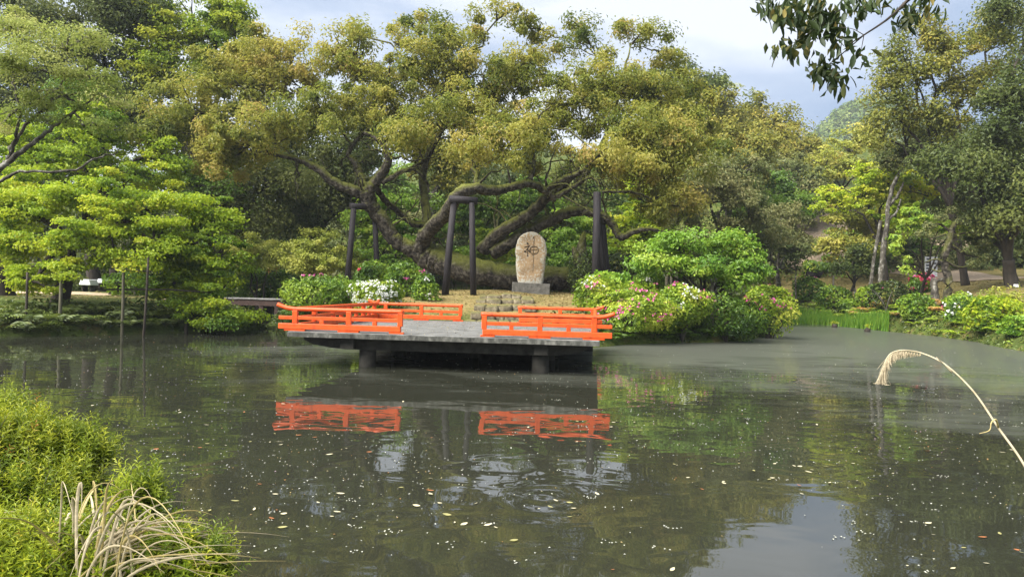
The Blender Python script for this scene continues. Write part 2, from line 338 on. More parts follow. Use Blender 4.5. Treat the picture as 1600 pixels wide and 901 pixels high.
oo = N(nt, 'ShaderNodeOutputMaterial'); nt.links.new(fx.outputs[0], oo.inputs[0])
g = Geo(); g.add([(-60, -3, 0), (40, -3, 0), (40, 70, 0), (-60, 70, 0)], [(0, 1, 2, 3)])
tag(g.obj('pond_water', m, smooth=False), 'dark murky pond water with a dull grey film and reflections', None, None, 'structure')

# paths
def ribbon(name, label, pts, widths, mat, lift=.03):
    c = curve(pts, 60); w = np.interp(np.linspace(0, 1, 60), np.linspace(0, 1, len(widths)), widths)
    t = np.gradient(c, axis=0); t /= np.linalg.norm(t, axis=1)[:, None]; nrm = np.stack([-t[:, 1], t[:, 0]], -1)
    k = np.linspace(-1, 1, 13)
    v = c[:, None, :2] + nrm[:, None] * (k[None, :, None] * (w[:, None, None] / 2) * (1 + .04 * np.sin(np.arange(60) * 1.3))[:, None, None])
    z = ground(v[..., 0], v[..., 1]) + lift + .02 * (1 - k[None] ** 2)
    V = np.concatenate([v, z[..., None]], -1).reshape(-1, 3); i = np.arange(59)[:, None] * 13; j = np.arange(12)[None]
    g = Geo().add(V, np.stack([i + j, i + j + 1, i + 14 + j, i + 13 + j], -1).reshape(-1, 4))
    return tag(g.obj(name, mat), label, None, None, 'structure')
sand = plain('sand', [(.35, (.36, .27, .17)), (.6, (.52, .41, .28)), (.8, (.40, .33, .20))], 6, .95, .3, spec=.1)
dirt = plain('dirt', [(.35, (.24, .18, .12)), (.6, (.36, .28, .20))], 6, .95, .3, spec=.1)
ribbon('path', 'pale sandy path along the bank under the maples', [(-46, 27, 0), (-30, 32.5, 0), (-21, 34.5, 0), (-17, 37, 0), (-20, 44, 0), (-24, 54, 0)], [5, 6, 5, 3, 3, 3], sand)
ribbon('path', 'brown earth path bending past the signboard', [(27, 76, 0), (33, 66, 0), (36, 58, 0), (36.5, 52, 0), (42, 44, 0), (50, 38, 0)], [5, 6, 6, 5, 4, 4], dirt, .05)
ribbon('path', 'pale strip of path crossing behind the clipped shrubs', [(24, 63.5, 0), (28, 63.5, 0), (36, 64, 0), (48, 66, 0)], [3, 3, 3.5, 3], dirt, .09)

# ------------------------------------------------------------------ foliage engine
class Leaves:
    def __init__(s): s.c = []; s.n = []; s.L = []; s.W = []; s.t = []; s.d = []
    def add(s, c, n, L, W, t, d=None):
        k = len(c); s.c.append(c); s.n.append(n)
        s.L.append(np.full(k, L) if np.isscalar(L) else L); s.W.append(np.full(k, W) if np.isscalar(W) else W)
        s.t.append(t); s.d.append(rng.normal(size=(k, 3)) if d is None else d)
    def obj(s, name, mat, parent, tri=False):
        c = np.concatenate(s.c); n = np.concatenate(s.n); L = np.concatenate(s.L)[:, None]; W = np.concatenate(s.W)[:, None]
        t = np.clip(np.concatenate(s.t), 0, 1); d = np.concatenate(s.d)
        n = n / (np.linalg.norm(n, axis=1)[:, None] + 1e-9)
        d = d - n * (d * n).sum(1)[:, None]; d /= np.linalg.norm(d, axis=1)[:, None] + 1e-9
        b = np.cross(n, d)
        if tri:
            v = np.stack([c - d * L * .5 + b * W * .5, c - d * L * .5 - b * W * .5, c + d * L * .5], 1)
        else:
            v = np.stack([c - d * L * .5, c + b * W * .5 + n * W * .22, c + d * L * .5 - n * L * .1, c - b * W * .5 + n * W * .22], 1)
        k = v.shape[1]; idx = np.arange(len(c) * k).reshape(-1, k); g = Geo()
        if tri: g.add(v.reshape(-1, 3), None, idx)
        else: g.add(v.reshape(-1, 3), idx)
        o = g.obj(name, mat, parent, smooth=False)
        a = o.data.attributes.new('tint', 'FLOAT', 'FACE'); a.data.foreach_set('value', t.astype(np.float32))
        o['kind'] = 'stuff'
        global NTRI; NTRI += len(c) * (1 if tri else 2)
        return o
NTRI = 0
def unit(k, zb=0):
    u = rng.normal(size=(k, 3)); u[:, 2] += zb; return u / np.linalg.norm(u, axis=1)[:, None]
SPECIES = dict(   # material, leaf length px-ish factor, aspect, clump radius, flatness, droop, coverage, bark
 camphor=('camphor', 1.15, .45, .66, .8, .5, 3.0, bark), maple=('maple', .95, .7, .5, .38, .1, 3.2, barkd), lime=('lime', 1.05, .6, .75, .5, .2, 3.2, barkd),
 gold=('gold', 1.0, .6, .9, .45, .2, 2.6, barkg), pale=('pale', .9, .45, .55, .45, .3, 2.0, barkg), dark=('dark', 1.2, .5, 1.3, .7, .3, 3.4, barkd),
 oak=('oak', 1.1, .5, .9, .8, .2, 3.2, barkg), grey=('grey', 1.0, .5, .75, .6, .3, 2.8, barkg), green=('green', 1.05, .6, .9, .45, .2, 3.2, barkd),
 bright=('bright', 1.05, .6, .6, .5, .3, 3.4, barkd), rhodo=('rhodo', .9, .45, .42, .6, .1, 3.6, barkd), far=('far', 1.0, .6, 2.6, .8, .1, 2.6, barkd))
def lobe_clumps(lobes, rc, dens):
    out = []
    for (C, a, b, c) in lobes:
        k = max(5, int(dens * 4.2 * (a * c) / (rc * rc)))
        u = unit(k * 2); u = u[(u[:, 1] < .35) | (rng.random(len(u)) < .35)][:k]
        r = rng.random(len(u)) ** .5 * (1 + .22 * (rng.random(len(u)) < .15))
        p = C + u * r[:, None] * np.array((a, b, c))
        out.append(p)
    return out
def limb(g, p0, p1, r0, r1, sag=.15, n=6, sides=5):
    p0 = np.asarray(p0, float); p1 = np.asarray(p1, float); L = np.linalg.norm(p1 - p0)
    t = np.linspace(0, 1, n)[:, None]
    pts = p0 + (p1 - p0) * t + np.sin(t * math.pi) * np.array((0, 0, sag * L)) + rng.normal(0, .035 * L, (n, 3)) * np.sin(t * math.pi)
    tube(g, pts, np.linspace(r0, r1, n), sides, cap=False); return pts
def tree(sp, label, base, plobes, d, rd=None, bko=None, dead=0, skel=None, dens=1, cov=1, name=None, group=None, cat='tree', tr=None, twigs=.35, tri=False, tint=0, rcs=1, fork=None, mat=None):
    """plobes: (px, py, rx, ry[, depth]) ellipses in the photo at depth d; base: photo column of the foot (and its depth)."""
    mname, lf, asp, rc, flat, droop, cv, bk = SPECIES[sp]; bk = bko or bk; rc = rc * rcs
    bd = d if np.isscalar(base) else base[1]; bx = base if np.isscalar(base) else base[0]
    foot = on_ground(bx, bd)
    lobes = []
    for l in plobes:
        dd = l[4] if len(l) > 4 else d
        a = l[2] / F * dd; c = l[3] / F * dd; b = (rd if rd else .75 * a)
        lobes.append((P(l[0], l[1], dd), a, b, c))
    root = empty(name or (sp if sp in ('camphor', 'maple') else {'dark': 'evergreen', 'oak': 'oak', 'rhodo': 'rhododendron'}.get(sp, 'broadleaf')) + ('_tree' if sp != 'rhodo' else ''), foot, label, cat, group)
    cl = lobe_clumps(lobes, rc, dens)
    top = max(L[0][2] for L in lobes)
    tg = Geo(); nodes = []
    if skel:
        for path in skel:
            pts = curve([P(q[0], q[1], q[2]) for q in path], 6 * len(path))
            r = np.interp(np.linspace(0, 1, len(pts)), np.linspace(0, 1, len(path)), [q[3] for q in path])
            pts = pts + rng.normal(0, .02, pts.shape)
            tube(tg, pts, r, 10, wob=.05); nodes.append(np.column_stack([pts, r]))
    else:
        T = tr or .045 * (top - foot[2]) * .5
        cen = np.mean([L[0] for L in lobes], 0)
        fz = foot[2] + (min(L[0][2] for L in lobes) - foot[2]) * .55 if fork is None else foot[2] + fork
        fk = np.array((foot[0] * .6 + cen[0] * .4, foot[1] * .6 + cen[1] * .4, max(fz, foot[2] + .4)))
        base_pts = curve([foot - (0, 0, .3), foot * .6 + fk * .4 + rng.normal(0, .08, 3) * (1, 1, 0), fk], 9)
        rr = np.interp(np.linspace(0, 1, 9), [0, .15, 1], [T * 1.5, T * 1.05, T * .8]); tube(tg, base_pts, rr, 8, wob=.04)
        nodes.append(np.column_stack([base_pts[3:], rr[3:]]))
        for (C, a, b, c) in lobes:
            pts = limb(tg, fk, C, T * .55, T * .18, .12, 8, 6); nodes.append(np.column_stack([pts, np.linspace(T * .55, T * .18, 8)]))
    nodes = np.concatenate(nodes); wg = Geo()
    for _ in range(dead):      # bare side twigs
        q = nodes[int(rng.integers(len(nodes)))]
        if q[2] < foot[2] + 2.5: continue
        e = q[:3] + unit(1, .5)[0] * (1, .6, .8) * rng.uniform(1.2, 3.2); pt = limb(wg, q[:3], e, min(q[3] * .4, .07), .02, rng.uniform(-.1, .25), 8, 4)
        for _k in range(3):
            s0 = pt[int(rng.integers(2, 8))]; limb(wg, s0, s0 + unit(1, .6)[0] * rng.uniform(.5, 1.3), .025, .008, .1, 5, 3)
    # secondary limbs towards clumps
    for li, pcs in enumerate(cl):
        C = lobes[li][0]
        if skel:
            dd = np.linalg.norm(nodes[:, :3] - C, axis=1); k = int(np.argmin(dd + nodes[:, 3] * 0))
            r0 = min(nodes[k, 3] * .6, .16); lp = limb(wg, nodes[k, :3], C, r0, .05, .1, 7, 5)
        else: lp = nodes[:, :3]
        for p in pcs:
            if rng.random() < twigs:
                dd = np.linalg.norm(lp - p, axis=1); q = lp[int(np.argmin(dd))]
                limb(wg, q, p, .035 + .004 * d * .3, .012, .05, 5, 3)
    if wg.n: tg.v += wg.v; tg.q += [q + tg.n for q in wg.q]; tg.t += [t + tg.n for t in wg.t]; tg.n += wg.n
    tk = tg.obj('trunk', bk, root)
    lv = Leaves()
    for li, pcs in enumerate(cl):
        C, a, b, c = lobes[li]; dd = C[1]
        L = lf * .0050 * dd; W = L * asp; la = .5 * L * W
        tot = 1.6 * cv * cov * dens * math.pi * a * c / la; per = max(6, int(tot / len(pcs)))
        lt = rng.normal(0, .07)
        K = len(pcs); rr = rc * rng.uniform(.45, 1.45, K); ct = rng.normal(0, .15, K) + lt + tint
        cc = np.repeat(pcs, per, 0); k = len(cc)
        u = unit(k, .35); rad = np.repeat(rr, per)[:, None] * (.25 + .75 * rng.random((k, 1)) ** .6) * np.where(rng.random((k, 1)) < .2, 1.4, 1)
        pos = cc + u * rad * np.array((1, 1, flat))
        out = (pos - C) / np.array((a, b, c))
        nrm = u * .45 + out * .35 + np.array((0, -.12, .5)) + rng.normal(0, .42, (k, 3))
        dr = rng.normal(size=(k, 3)); dr[:, 2] -= droop * 2
        lv.add(pos, nrm, L * rng.uniform(.7, 1.25, k), W * rng.uniform(.8, 1.2, k), .45 + np.repeat(ct, per) + rng.normal(0, .10, k), dr)
    lv.obj('crown', mat or LM[mname], root, tri)
    return root

def bush(label, px, py, d, rx, ry, mat, flowers=None, nf=0, name='azalea_bush', group=None, cat='bush', leaf=1, lump=.22, cov=3.4, ryd=None, fside=0, fclus=5):
    """A clipped or loose shrub: ellipse rx, ry px about (px, py) at depth d."""
    C = P(px, py, d); a = rx / F * d; c = ry / F * d; b = ryd or a * .85
    foot = np.array((C[0], C[1], gz(C[0], C[1])))
    root = empty(name, foot, label, cat, group)
    g = Geo()
    for k in range(7):
        e = C + np.array((rng.uniform(-.6, .6) * a, rng.uniform(-.6, .6) * b, rng.uniform(-.3, .4) * c))
        limb(g, foot + rng.normal(0, .06, 3) * (1, 1, 0) - (0, 0, .08), e, .05, .015, .1, 5, 4)
    g.obj('stem', twigm, root)
    L = .0050 * d * leaf; W = L * .55; n = int(cov * math.pi * a * c * 2.2 / (.5 * L * W)); n = min(n, 60000)
    nb = 26; bu = unit(nb); ba = rng.uniform(-1, 1, nb)
    u = unit(n, .15); s = ((u @ bu.T) > .82) @ ba * lump * .7
    r = (1 + s) * (1 - .32 * rng.random(n) ** 2.2) * (1 + rng.normal(0, .035, n))
    pos = C + u * r[:, None] * np.array((a, b, c))
    pos[:, 2] -= np.where(u[:, 2] < 0, -u[:, 2] * c * .3, 0)
    pos[:, 2] = np.maximum(pos[:, 2], foot[2] + .02)
    ct = ((u @ bu.T) > .8) @ rng.normal(0, .16, nb)
    nrm = u * .7 + np.array((0, 0, .35)) + rng.normal(0, .45, (n, 3))
    lv = Leaves(); lv.add(pos, nrm, L * rng.uniform(.7, 1.3, n), W * rng.uniform(.8, 1.2, n), .45 + ct + rng.normal(0, .17, n))
    lv.obj('foliage', LM[mat], root)
    for fm_, fn in (flowers or {}).items():
        lf = Leaves(); k = fn // fclus
        uc = unit(k, .5); uc[:, 1] -= .5; uc /= np.linalg.norm(uc, axis=1)[:, None]
        uc = uc[uc[:, 2] > -.5]; k = len(uc)
        uu = np.repeat(uc, fclus, 0) + rng.normal(0, .10, (k * fclus, 3)); uu /= np.linalg.norm(uu, axis=1)[:, None]
        sf = ((uu @ bu.T) > .82) @ ba * lump * .7
        pf = C + uu * (1.02 + sf[:, None]) * np.array((a, b, c)) + uu * .02
        fs = .0031 * d
        for rep in range(3):
            lf.add(pf + rng.normal(0, .015, pf.shape), uu + rng.normal(0, .5, uu.shape), fs, fs * .8, rng.uniform(0, 1, len(pf)))
        lf.obj('flowers', LM[fm_], root)
    return root

# ------------------------------------------------------------------ the stage on the pond
concrete = plain('concrete', [(.32, (.04, .04, .035)), (.5, (.13, .13, .12)), (.68, (.25, .245, .225))], 5, .85, .5, detail=9, stretch=(.6, 3, 1), dist=.02)
concrete_dark = plain('shaded_concrete', [(.3, (.016, .015, .011)), (.7, (.065, .06, .048))], 4, .85, .5)  # concrete darkened for parts below the deck: their shade is put into the colour
orange = plain('vermilion_paint', [(.30, (.34, .045, .010)), (.42, (.60, .078, .012)), (.6, (.70, .095, .014)), (.8, (.76, .12, .03))], 6, .42, .12, spec=.35, dist=.004)
FL, FR, BL, BR = [np.array(P(px, 450, d)[:2]) for px, d in ((453, 16.45), (939, 15.95), (586, 23.6), (936, 23.2))]
def S(u, v, z):
    p = (FL * (1 - u) + FR * u) * (1 - v) + (BL * (1 - u) + BR * u) * v
    return np.array((p[0], p[1], z))
DZ = .86
stage = empty('stage', S(.5, .5, 0), 'low concrete platform with vermilion railings standing over the pond', 'stage')
g = Geo(); o_ = .012
n_ = 14
def slab(g, u0, u1, v0, v1, z0, z1):
    v = [S(a, b, z) for z in (z0, z1) for a, b in ((u0, v0), (u1, v0), (u1, v1), (u0, v1))]; g.add(v, BOXQ)
g2 = Geo(); slab(g2, .0, 1.0, -.01, 1.03, DZ - .125, DZ); bevel(g2.obj('deck_slab', concrete, stage, False), .015, 2)
g2 = Geo(); slab(g2, -.0006, 1.0006, -.0115, -.0101, DZ - .13, DZ - .02); g2.obj('edge_strip', plain('mottled_concrete', [(.3, (.02, .02, .016)), (.5, (.08, .08, .068)), (.7, (.19, .185, .16))], 7, .9, .8, detail=9, stretch=(1, 1, .5), dist=.02), stage, False)  # thin strip of darker, mottled concrete laid over the slab's front edge
for v in (.07, .5, .93):
    g = Geo()
    prof = [(.03, DZ - .22), (.06, DZ - .33), (.12, DZ - .40), (.17, DZ - .43), (.83, DZ - .43), (.88, DZ - .40), (.94, DZ - .33), (.97, DZ - .22)]
    V = []; 
    for (u, zb) in prof:
        for vv in (v - .018, v + .018):
            V += [S(u, vv, zb), S(u, vv, DZ - .127)]
    Q = []
    for i in range(len(prof) - 1):
        a = i * 4; Q += [(a, a + 4, a + 5, a + 1), (a + 2, a + 3, a + 7, a + 6), (a, a + 2, a + 6, a + 4), (a + 1, a + 5, a + 7, a + 3)]
    Q += [(0, 1, 3, 2), (4 * 7, 4 * 7 + 2, 4 * 7 + 3, 4 * 7 + 1)]
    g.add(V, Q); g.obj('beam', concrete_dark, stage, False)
for u, up in ((.185, .235), (.52, .52), (.815, .81)):
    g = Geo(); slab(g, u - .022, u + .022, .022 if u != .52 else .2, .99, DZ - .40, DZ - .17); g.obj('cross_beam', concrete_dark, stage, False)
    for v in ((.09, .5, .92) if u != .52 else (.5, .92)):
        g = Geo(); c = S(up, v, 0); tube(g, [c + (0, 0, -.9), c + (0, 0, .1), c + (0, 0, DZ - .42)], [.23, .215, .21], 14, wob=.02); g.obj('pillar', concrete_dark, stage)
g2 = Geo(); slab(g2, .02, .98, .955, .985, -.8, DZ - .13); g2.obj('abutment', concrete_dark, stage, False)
def railing(u0, v0, u1, v1, label, ext0=0, ext1=0, mains=(), shorts=()):
    A = S(u0, v0, DZ); B = S(u1, v1, DZ); d = (B - A); L = np.linalg.norm(d); d /= L
    A2 = A - d * ext0; B2 = B + d * ext1; up = np.array((0, 0, 1.))
    pts = []
    if ext0: pts += [A2 + up * (.53 + .10), A2 + d * .12 + up * (.53 + .055), A2 + d * .26 + up * (.53 + .018)]
    pts += [A + up * .53] + [A + d * L * t + up * .53 for t in np.linspace(.1, .9, 6)] + [B + up * .53]
    if ext1: pts += [B2 - d * .26 + up * (.53 + .018), B2 - d * .12 + up * (.53 + .055), B2 + up * (.53 + .10)]
    g = Geo(); tube(g, curve(pts, 40), .052, 12); top = g.obj('railing', orange, stage); top['label'] = label
    g = Geo(); bar(g, A2 + d * .05 + up * .318, B2 - d * .05 + up * .318, .085, .085); bevel(g.obj('middle_rail', orange, top, False), .008)
    g = Geo(); bar(g, A2 + d * .05 + up * .113, B2 - d * .05 + up * .113, .13, .135); bevel(g.obj('bottom_rail', orange, top, False), .01)
    for t in mains:
        c = A + d * L * t; g = Geo(); bar(g, c + up * .181, c + up * .50, .12, .12)
        bevel(g.obj('post', orange, top, False), .008)
        g = Geo(); a0 = max(0, t * L - .26) if not (ext0 and t < .2) else t * L - .26; a1 = min(L + .03, t * L + .26) if not (ext1 and t > .8) else t * L + .26; bar(g, A + d * a0 + up * .022, A + d * a1 + up * .022, .11, .043); bevel(g.obj('foot_block', orange, top, False), .008)
    for t in shorts:
        c = A + d * L * t; g = Geo(); bar(g, c + up * .181, c + up * .275, .10, .10); bevel(g.obj('strut', orange, top, False), .006)
railing(.015, .015, .37, .015, 'railing along the pond edge with an upturned end over the water', ext0=.45, mains=(.0, .5, .975), shorts=(.25, .74))
railing(.622, .015, .985, .015, 'railing along the pond edge beside the opening, upturned end towards the island', ext1=.45, mains=(.03, .52, .99), shorts=(.27, .77))
railing(.015, .04, .015, .97, 'railing along the far side running back to the shrubs', ext1=.3, mains=(.16, .37, .58, .79, .97), shorts=(.26, .47, .68, .88))
railing(.985, .04, .985, .97, 'railing seen end-on beside the pink azaleas', ext0=.0, ext1=.0, mains=(.16, .37, .58, .79, .97), shorts=(.26, .47, .68))
railing(.015, .99, .40, .99, 'rear railing in front of the white azalea', ext0=.3, mains=(.1, .52, .975), shorts=(.3, .75))
railing(.645, .99, .985, .99, 'rear railing beside the stone steps', ext1=.3, mains=(.03, .55, .97), shorts=(.29, .78))
lv_ = None
stone = plain('step_stone', [(.35, (.05, .04, .026)), (.5, (.12, .10, .062)), (.66, (.20, .17, .11))], 5, .95, .9, moss=(.13, .12, .035), mossz=(.45, 1.05), dist=.06)
steps = empty('stone_steps', (P(785, 470, 27)[0], 27, .9), 'weathered tan stone steps climbing from the platform to the upright stone', 'steps')
for r_, (py, x0, x1, n) in enumerate([(497, 727, 812, 5), (487, 738, 822, 5), (478, 742, 838, 5), (469, 746, 834, 5), (461.5, 750, 832, 5)]):
    z = .92 + r_ * .17; zz = None
    hz = H0 + ((x0 + x1) / 2 - 800) * .026
    d = (2 - z) * F / (py - hz) if py - hz > 6 else 30
    d = [24.6, 25.9, 27.2, 28.5, 29.8][r_]
    xs = np.linspace(x0, x1, n + 1) + np.append(np.append(0, rng.normal(0, 2.5, n - 1)), 0)
    for k in range(n):
        a = P(xs[k], 450, d)[0]; b = P(xs[k + 1], 450, d)[0]; gzz = max(gz((a + b) / 2, d), .78)
        g = Geo(); m_ = 4
        # lumpy block: subdivided box, pushed about
        w, dp, h = (b - a) * .995, 1.32 + rng.normal(0, .08), .26
        gxx, gyy = np.meshgrid(np.linspace(-1, 1, 6), np.linspace(-1, 1, 5))
        topz = h / 2 * (1 - .25 * np.maximum(abs(gxx), abs(gyy)) ** 6) + rng.normal(0, .012, gxx.shape)
        tx = gxx * w / 2 * (1 - .04 * abs(gyy)) + rng.normal(0, .012, gxx.shape); ty = gyy * dp / 2 + rng.normal(0, .015, gxx.shape)
        T = np.stack([tx, ty, topz], -1).reshape(-1, 3); Bm = T.copy(); Bm[:, 2] = -h / 2
        V = np.concatenate([T, Bm]); Q = []
        for jj in range(4):
            for ii in range(5): q0 = jj * 6 + ii; Q.append((q0, q0 + 1, q0 + 7, q0 + 6))
        rim = [i for i in range(6)] + [11, 17, 23, 29] + [28, 27, 26, 25, 24] + [18, 12, 6]
        for i in range(len(rim)): p, q = rim[i], rim[(i + 1) % len(rim)]; Q.append((p, p + 30, q + 30, q))
        V = V * (1, 1, 1) + np.array(((a + b) / 2, d + rng.normal(0, .05), gzz - .035 + rng.normal(0, .02)))
        g.add(V, Q); g.obj('stone', stone, steps)

# ------------------------------------------------------------------ the carved stone
mon_m, nt = newmat('ochre_stone')
ge = N(nt, 'ShaderNodeNewGeometry')
a1 = noise(nt, 2.2, (1, 1, 1), 8, .65); a2 = noise(nt, 11, (1, 1, 1), 4, .6)
rp = ramp(nt, [(.30, (.16, .12, .08)), (.42, (.25, .165, .085)), (.6, (.33, .225, .12)), (.70, (.38, .31, .20))]); nt.links.new(a1.outputs['Fac'], rp.inputs[0])
at = N(nt, 'ShaderNodeAttribute', attribute_name='edge')
r3 = ramp(nt, [(.55, (0, 0, 0)), (.7, (1, 1, 1))]); ad = N(nt, 'ShaderNodeMath', operation='MULTIPLY_ADD'); ad.inputs[1].default_value = .22
nt.links.new(at.outputs['Fac'], ad.inputs[0]); nt.links.new(a2.outputs['Fac'], ad.inputs[2]); nt.links.new(ad.outputs[0], r3.inputs[0])
mi = N(nt, 'ShaderNodeMix', data_type='RGBA'); mi.inputs[7].default_value = (.40, .38, .31, 1)
nt.links.new(r3.outputs[0], mi.inputs[0]); nt.links.new(rp.outputs[0], mi.inputs[6])
ai = N(nt, 'ShaderNodeAttribute', attribute_name='ink'); mj = N(nt, 'ShaderNodeMix', data_type='RGBA'); mj.inputs[7].default_value = (.03, .028, .024, 1)
nt.links.new(ai.outputs['Fac'], mj.inputs[0]); nt.links.new(mi.outputs[2], mj.inputs[6])
pb = N(nt, 'ShaderNodeBsdfPrincipled'); pb.inputs['Roughness'].default_value = .9; nt.links.new(mj.outputs[2], pb.inputs[0])
bu = N(nt, 'ShaderNodeBump'); bu.inputs['Strength'].default_value = .7; bu.inputs['Distance'].default_value = .05; nt.links.new(a1.outputs['Fac'], bu.inputs['Height']); nt.links.new(bu.outputs[0], pb.inputs['Normal'])
oo = N(nt, 'ShaderNodeOutputMaterial'); nt.links.new(pb.outputs[0], oo.inputs[0])
MD = 34.0
mb = P(829, 448, MD); foot = np.array((mb[0], mb[1], gz(mb[0], mb[1])))
mon = empty('stone_monument', foot, 'tall rounded ochre stone slab carved with one dark character on a low grey plinth', 'monument')
pz = P(829, 443, MD)[2]; 
g = Geo(); box(g, (mb[0], MD + .1, (foot[2] - .2 + pz + .02) / 2), (1.86, 1.15, pz + .22 - foot[2]), jit=.015)
bevel(g.obj('plinth', plain('plinth_stone', [(.3, (.06, .057, .048)), (.7, (.17, .16, .14))], 6, .9, .6), mon, False), .03, 2)
# slab: front outline (half widths by height), 2.52 m tall
Hm = (443 - 362) / F * MD
hts = np.array([0, .03, .10, .25, .45, .6, .72, .82, .90, .95, .985, 1.0]); hl = np.array([.74, .78, .83, .93, .98, .99, .96, .88, .72, .55, .30, .04]) * .80; hr = np.array([.76, .78, .80, .88, .95, .98, .95, .86, .68, .50, .28, .04]) * .78
NV, NU = 200, 120
def seal(x, y):
    """Depth mask of the carved character, x in -1..1 (half width), y in 0..1 (height)."""
    def st(ax, ay, bx, by, w0, w1):
        ex, ey = bx - ax, by - ay; t = np.clip(((x - ax) * ex + (y - ay) * ey * 1) / (ex * ex + ey * ey + 1e-9), 0, 1)
        dd = np.hypot((x - ax - t * ex) * .8, (y - ay - t * ey) * Hm); return dd < (w0 + (w1 - w0) * t) * .78
    m = st(.13, .885, .15, .845, .055, .03) | st(.15, .85, .13, .20, .028, .012)        # long upright
    cx, cy = .17, .635
    rad = np.hypot((x - cx) * .8 / .21, (y - cy) * Hm / .20)
    m |= (abs(rad - 1) < .085)
    m |= st(-.06, .635, .36, .645, .022, .016) | st(.0, .69, .30, .70, .014, .014) | st(.02, .53, .30, .59, .014, .014)
    m |= st(-.27, .77, -.20, .75, .05, .035) | st(-.42, .69, -.14, .715, .03, .03) | st(-.14, .715, -.40, .60, .035, .02) | st(-.23, .66, -.22, .53, .035, .028) | st(-.42, .61, -.33, .60, .05, .04) | st(-.17, .63, -.12, .60, .04, .03) | st(-.22, .53, -.20, .52, .05, .03)
    return m
vv = np.linspace(0, 1, NV) ; uu = np.linspace(-1, 1, NU)
UU, VV = np.meshgrid(uu, vv)
HL = np.interp(vv, hts, hl)[:, None]; HR = np.interp(vv, hts, hr)[:, None]
ed = 1 + .015 * np.sin(vv * 23)[:, None] + .02 * np.sin(vv * 9 + 1)[:, None]
XX = np.where(UU < 0, UU * HL, UU * HR) * ed; ZZ = VV * Hm * (1 - .0 * UU)
msk = seal(XX / .8, VV)
thick = .42 * np.sqrt(np.clip(1 - np.abs(UU) ** 5, 0, 1)) * (1 - .35 * VV) 
nz = (np.sin(XX * 7 + ZZ * 3) + np.sin(XX * 3 - ZZ * 8) + np.sin(ZZ * 15 + XX * 11) * .5) * .012
front = np.stack([XX, -thick * .5 + nz + msk * .05, ZZ], -1); backv = np.stack([XX, thick * .5 + nz, ZZ], -1)
V = np.concatenate([front.reshape(-1, 3), backv.reshape(-1, 3)]) + np.array((mb[0], MD + .1, pz + .01))
i = np.arange(NV - 1)[:, None] * NU; j = np.arange(NU - 1)[None]; k0 = NV * NU
Q = np.concatenate([np.stack([i + j, i + j + 1, i + NU + j + 1, i + NU + j], -1).reshape(-1, 4), (np.stack([i + j, i + NU + j, i + NU + j + 1, i + j + 1], -1) + k0).reshape(-1, 4)])
ii = np.arange(NV - 1) * NU
Q = np.concatenate([Q, np.stack([ii, ii + NU, ii + NU + k0, ii + k0], -1), np.stack([ii + NU - 1, ii + k0 + NU - 1, ii + NU + k0 + NU - 1, ii + NU + NU - 1], -1)])
g = Geo().add(V, Q); so = g.obj('slab', mon_m, mon)
a = so.data.attributes.new('ink', 'FLOAT', 'POINT'); a.data.foreach_set('value', np.concatenate([np.where(XX / .8 < -.05, 1, .62).ravel() * msk.ravel(), np.zeros(k0)]).astype(np.float32))
edg = np.clip(np.maximum(np.abs(UU) ** 3, np.maximum(1 - VV * 5, (VV - .8) * 4)), 0, 1)
a = so.data.attributes.new('edge', 'FLOAT', 'POINT'); a.data.foreach_set('value', np.concatenate([edg.ravel(), np.ones(k0)]).astype(np.float32))

# ------------------------------------------------------------------ timber props under the great tree
charred = plain('charred_timber', [(.3, (.007, .006, .007)), (.7, (.030, .025, .027))], 8, .75, .5, stretch=(3, 3, .3), dist=.01)
def prop(label, posts, beam, d):
    root = empty('timber_prop', on_ground(posts[0][0], d), label, 'timber prop', 'timber props holding up the great tree')
    for (x0, y0, x1, y1, r, dd) in posts:
        p0 = P(x0, y0, dd); p1 = P(x1, y1, dd); p0[2] = min(p0[2], gz(p0[0], p0[1])) - .1
        g = Geo(); tube(g, [p0, (p0 + p1) / 2, p1], [r * .86, r * .78, r * .72], 10, wob=.045); g.obj('post', charred, root)
    if beam:
        a, b = P(beam[0], beam[1], beam[4]), P(beam[2], beam[3], beam[5])
        g = Geo(); tube(g, [a, (a + b) / 2, b], beam[6], 10, wob=.03); g.obj('beam', charred, root)
prop('black timber frame of two splayed posts beneath the leaning fork, above the white azalea', [(541, 436, 553, 326, .20, 35), (592, 424, 585, 328, .19, 36)], (548, 322, 590, 323, 35, 36, .17), 35)
prop('black timber frame of two tall posts beside the stone steps', [(695, 463, 709, 316, .20, 30.5), (740, 466, 737, 317, .18, 30.5)], (702, 311, 746, 314, 30.4, 30.6, .17), 30.5)
prop('black timber frame seen nearly side on, next to the arching bough', [(931, 440, 933, 300, .25, 33), (944, 428, 935, 318, .17, 35.5), (954, 420, 942, 345, .17, 36.5)], (933, 340, 945, 346, 33, 36.6, .16), 33)

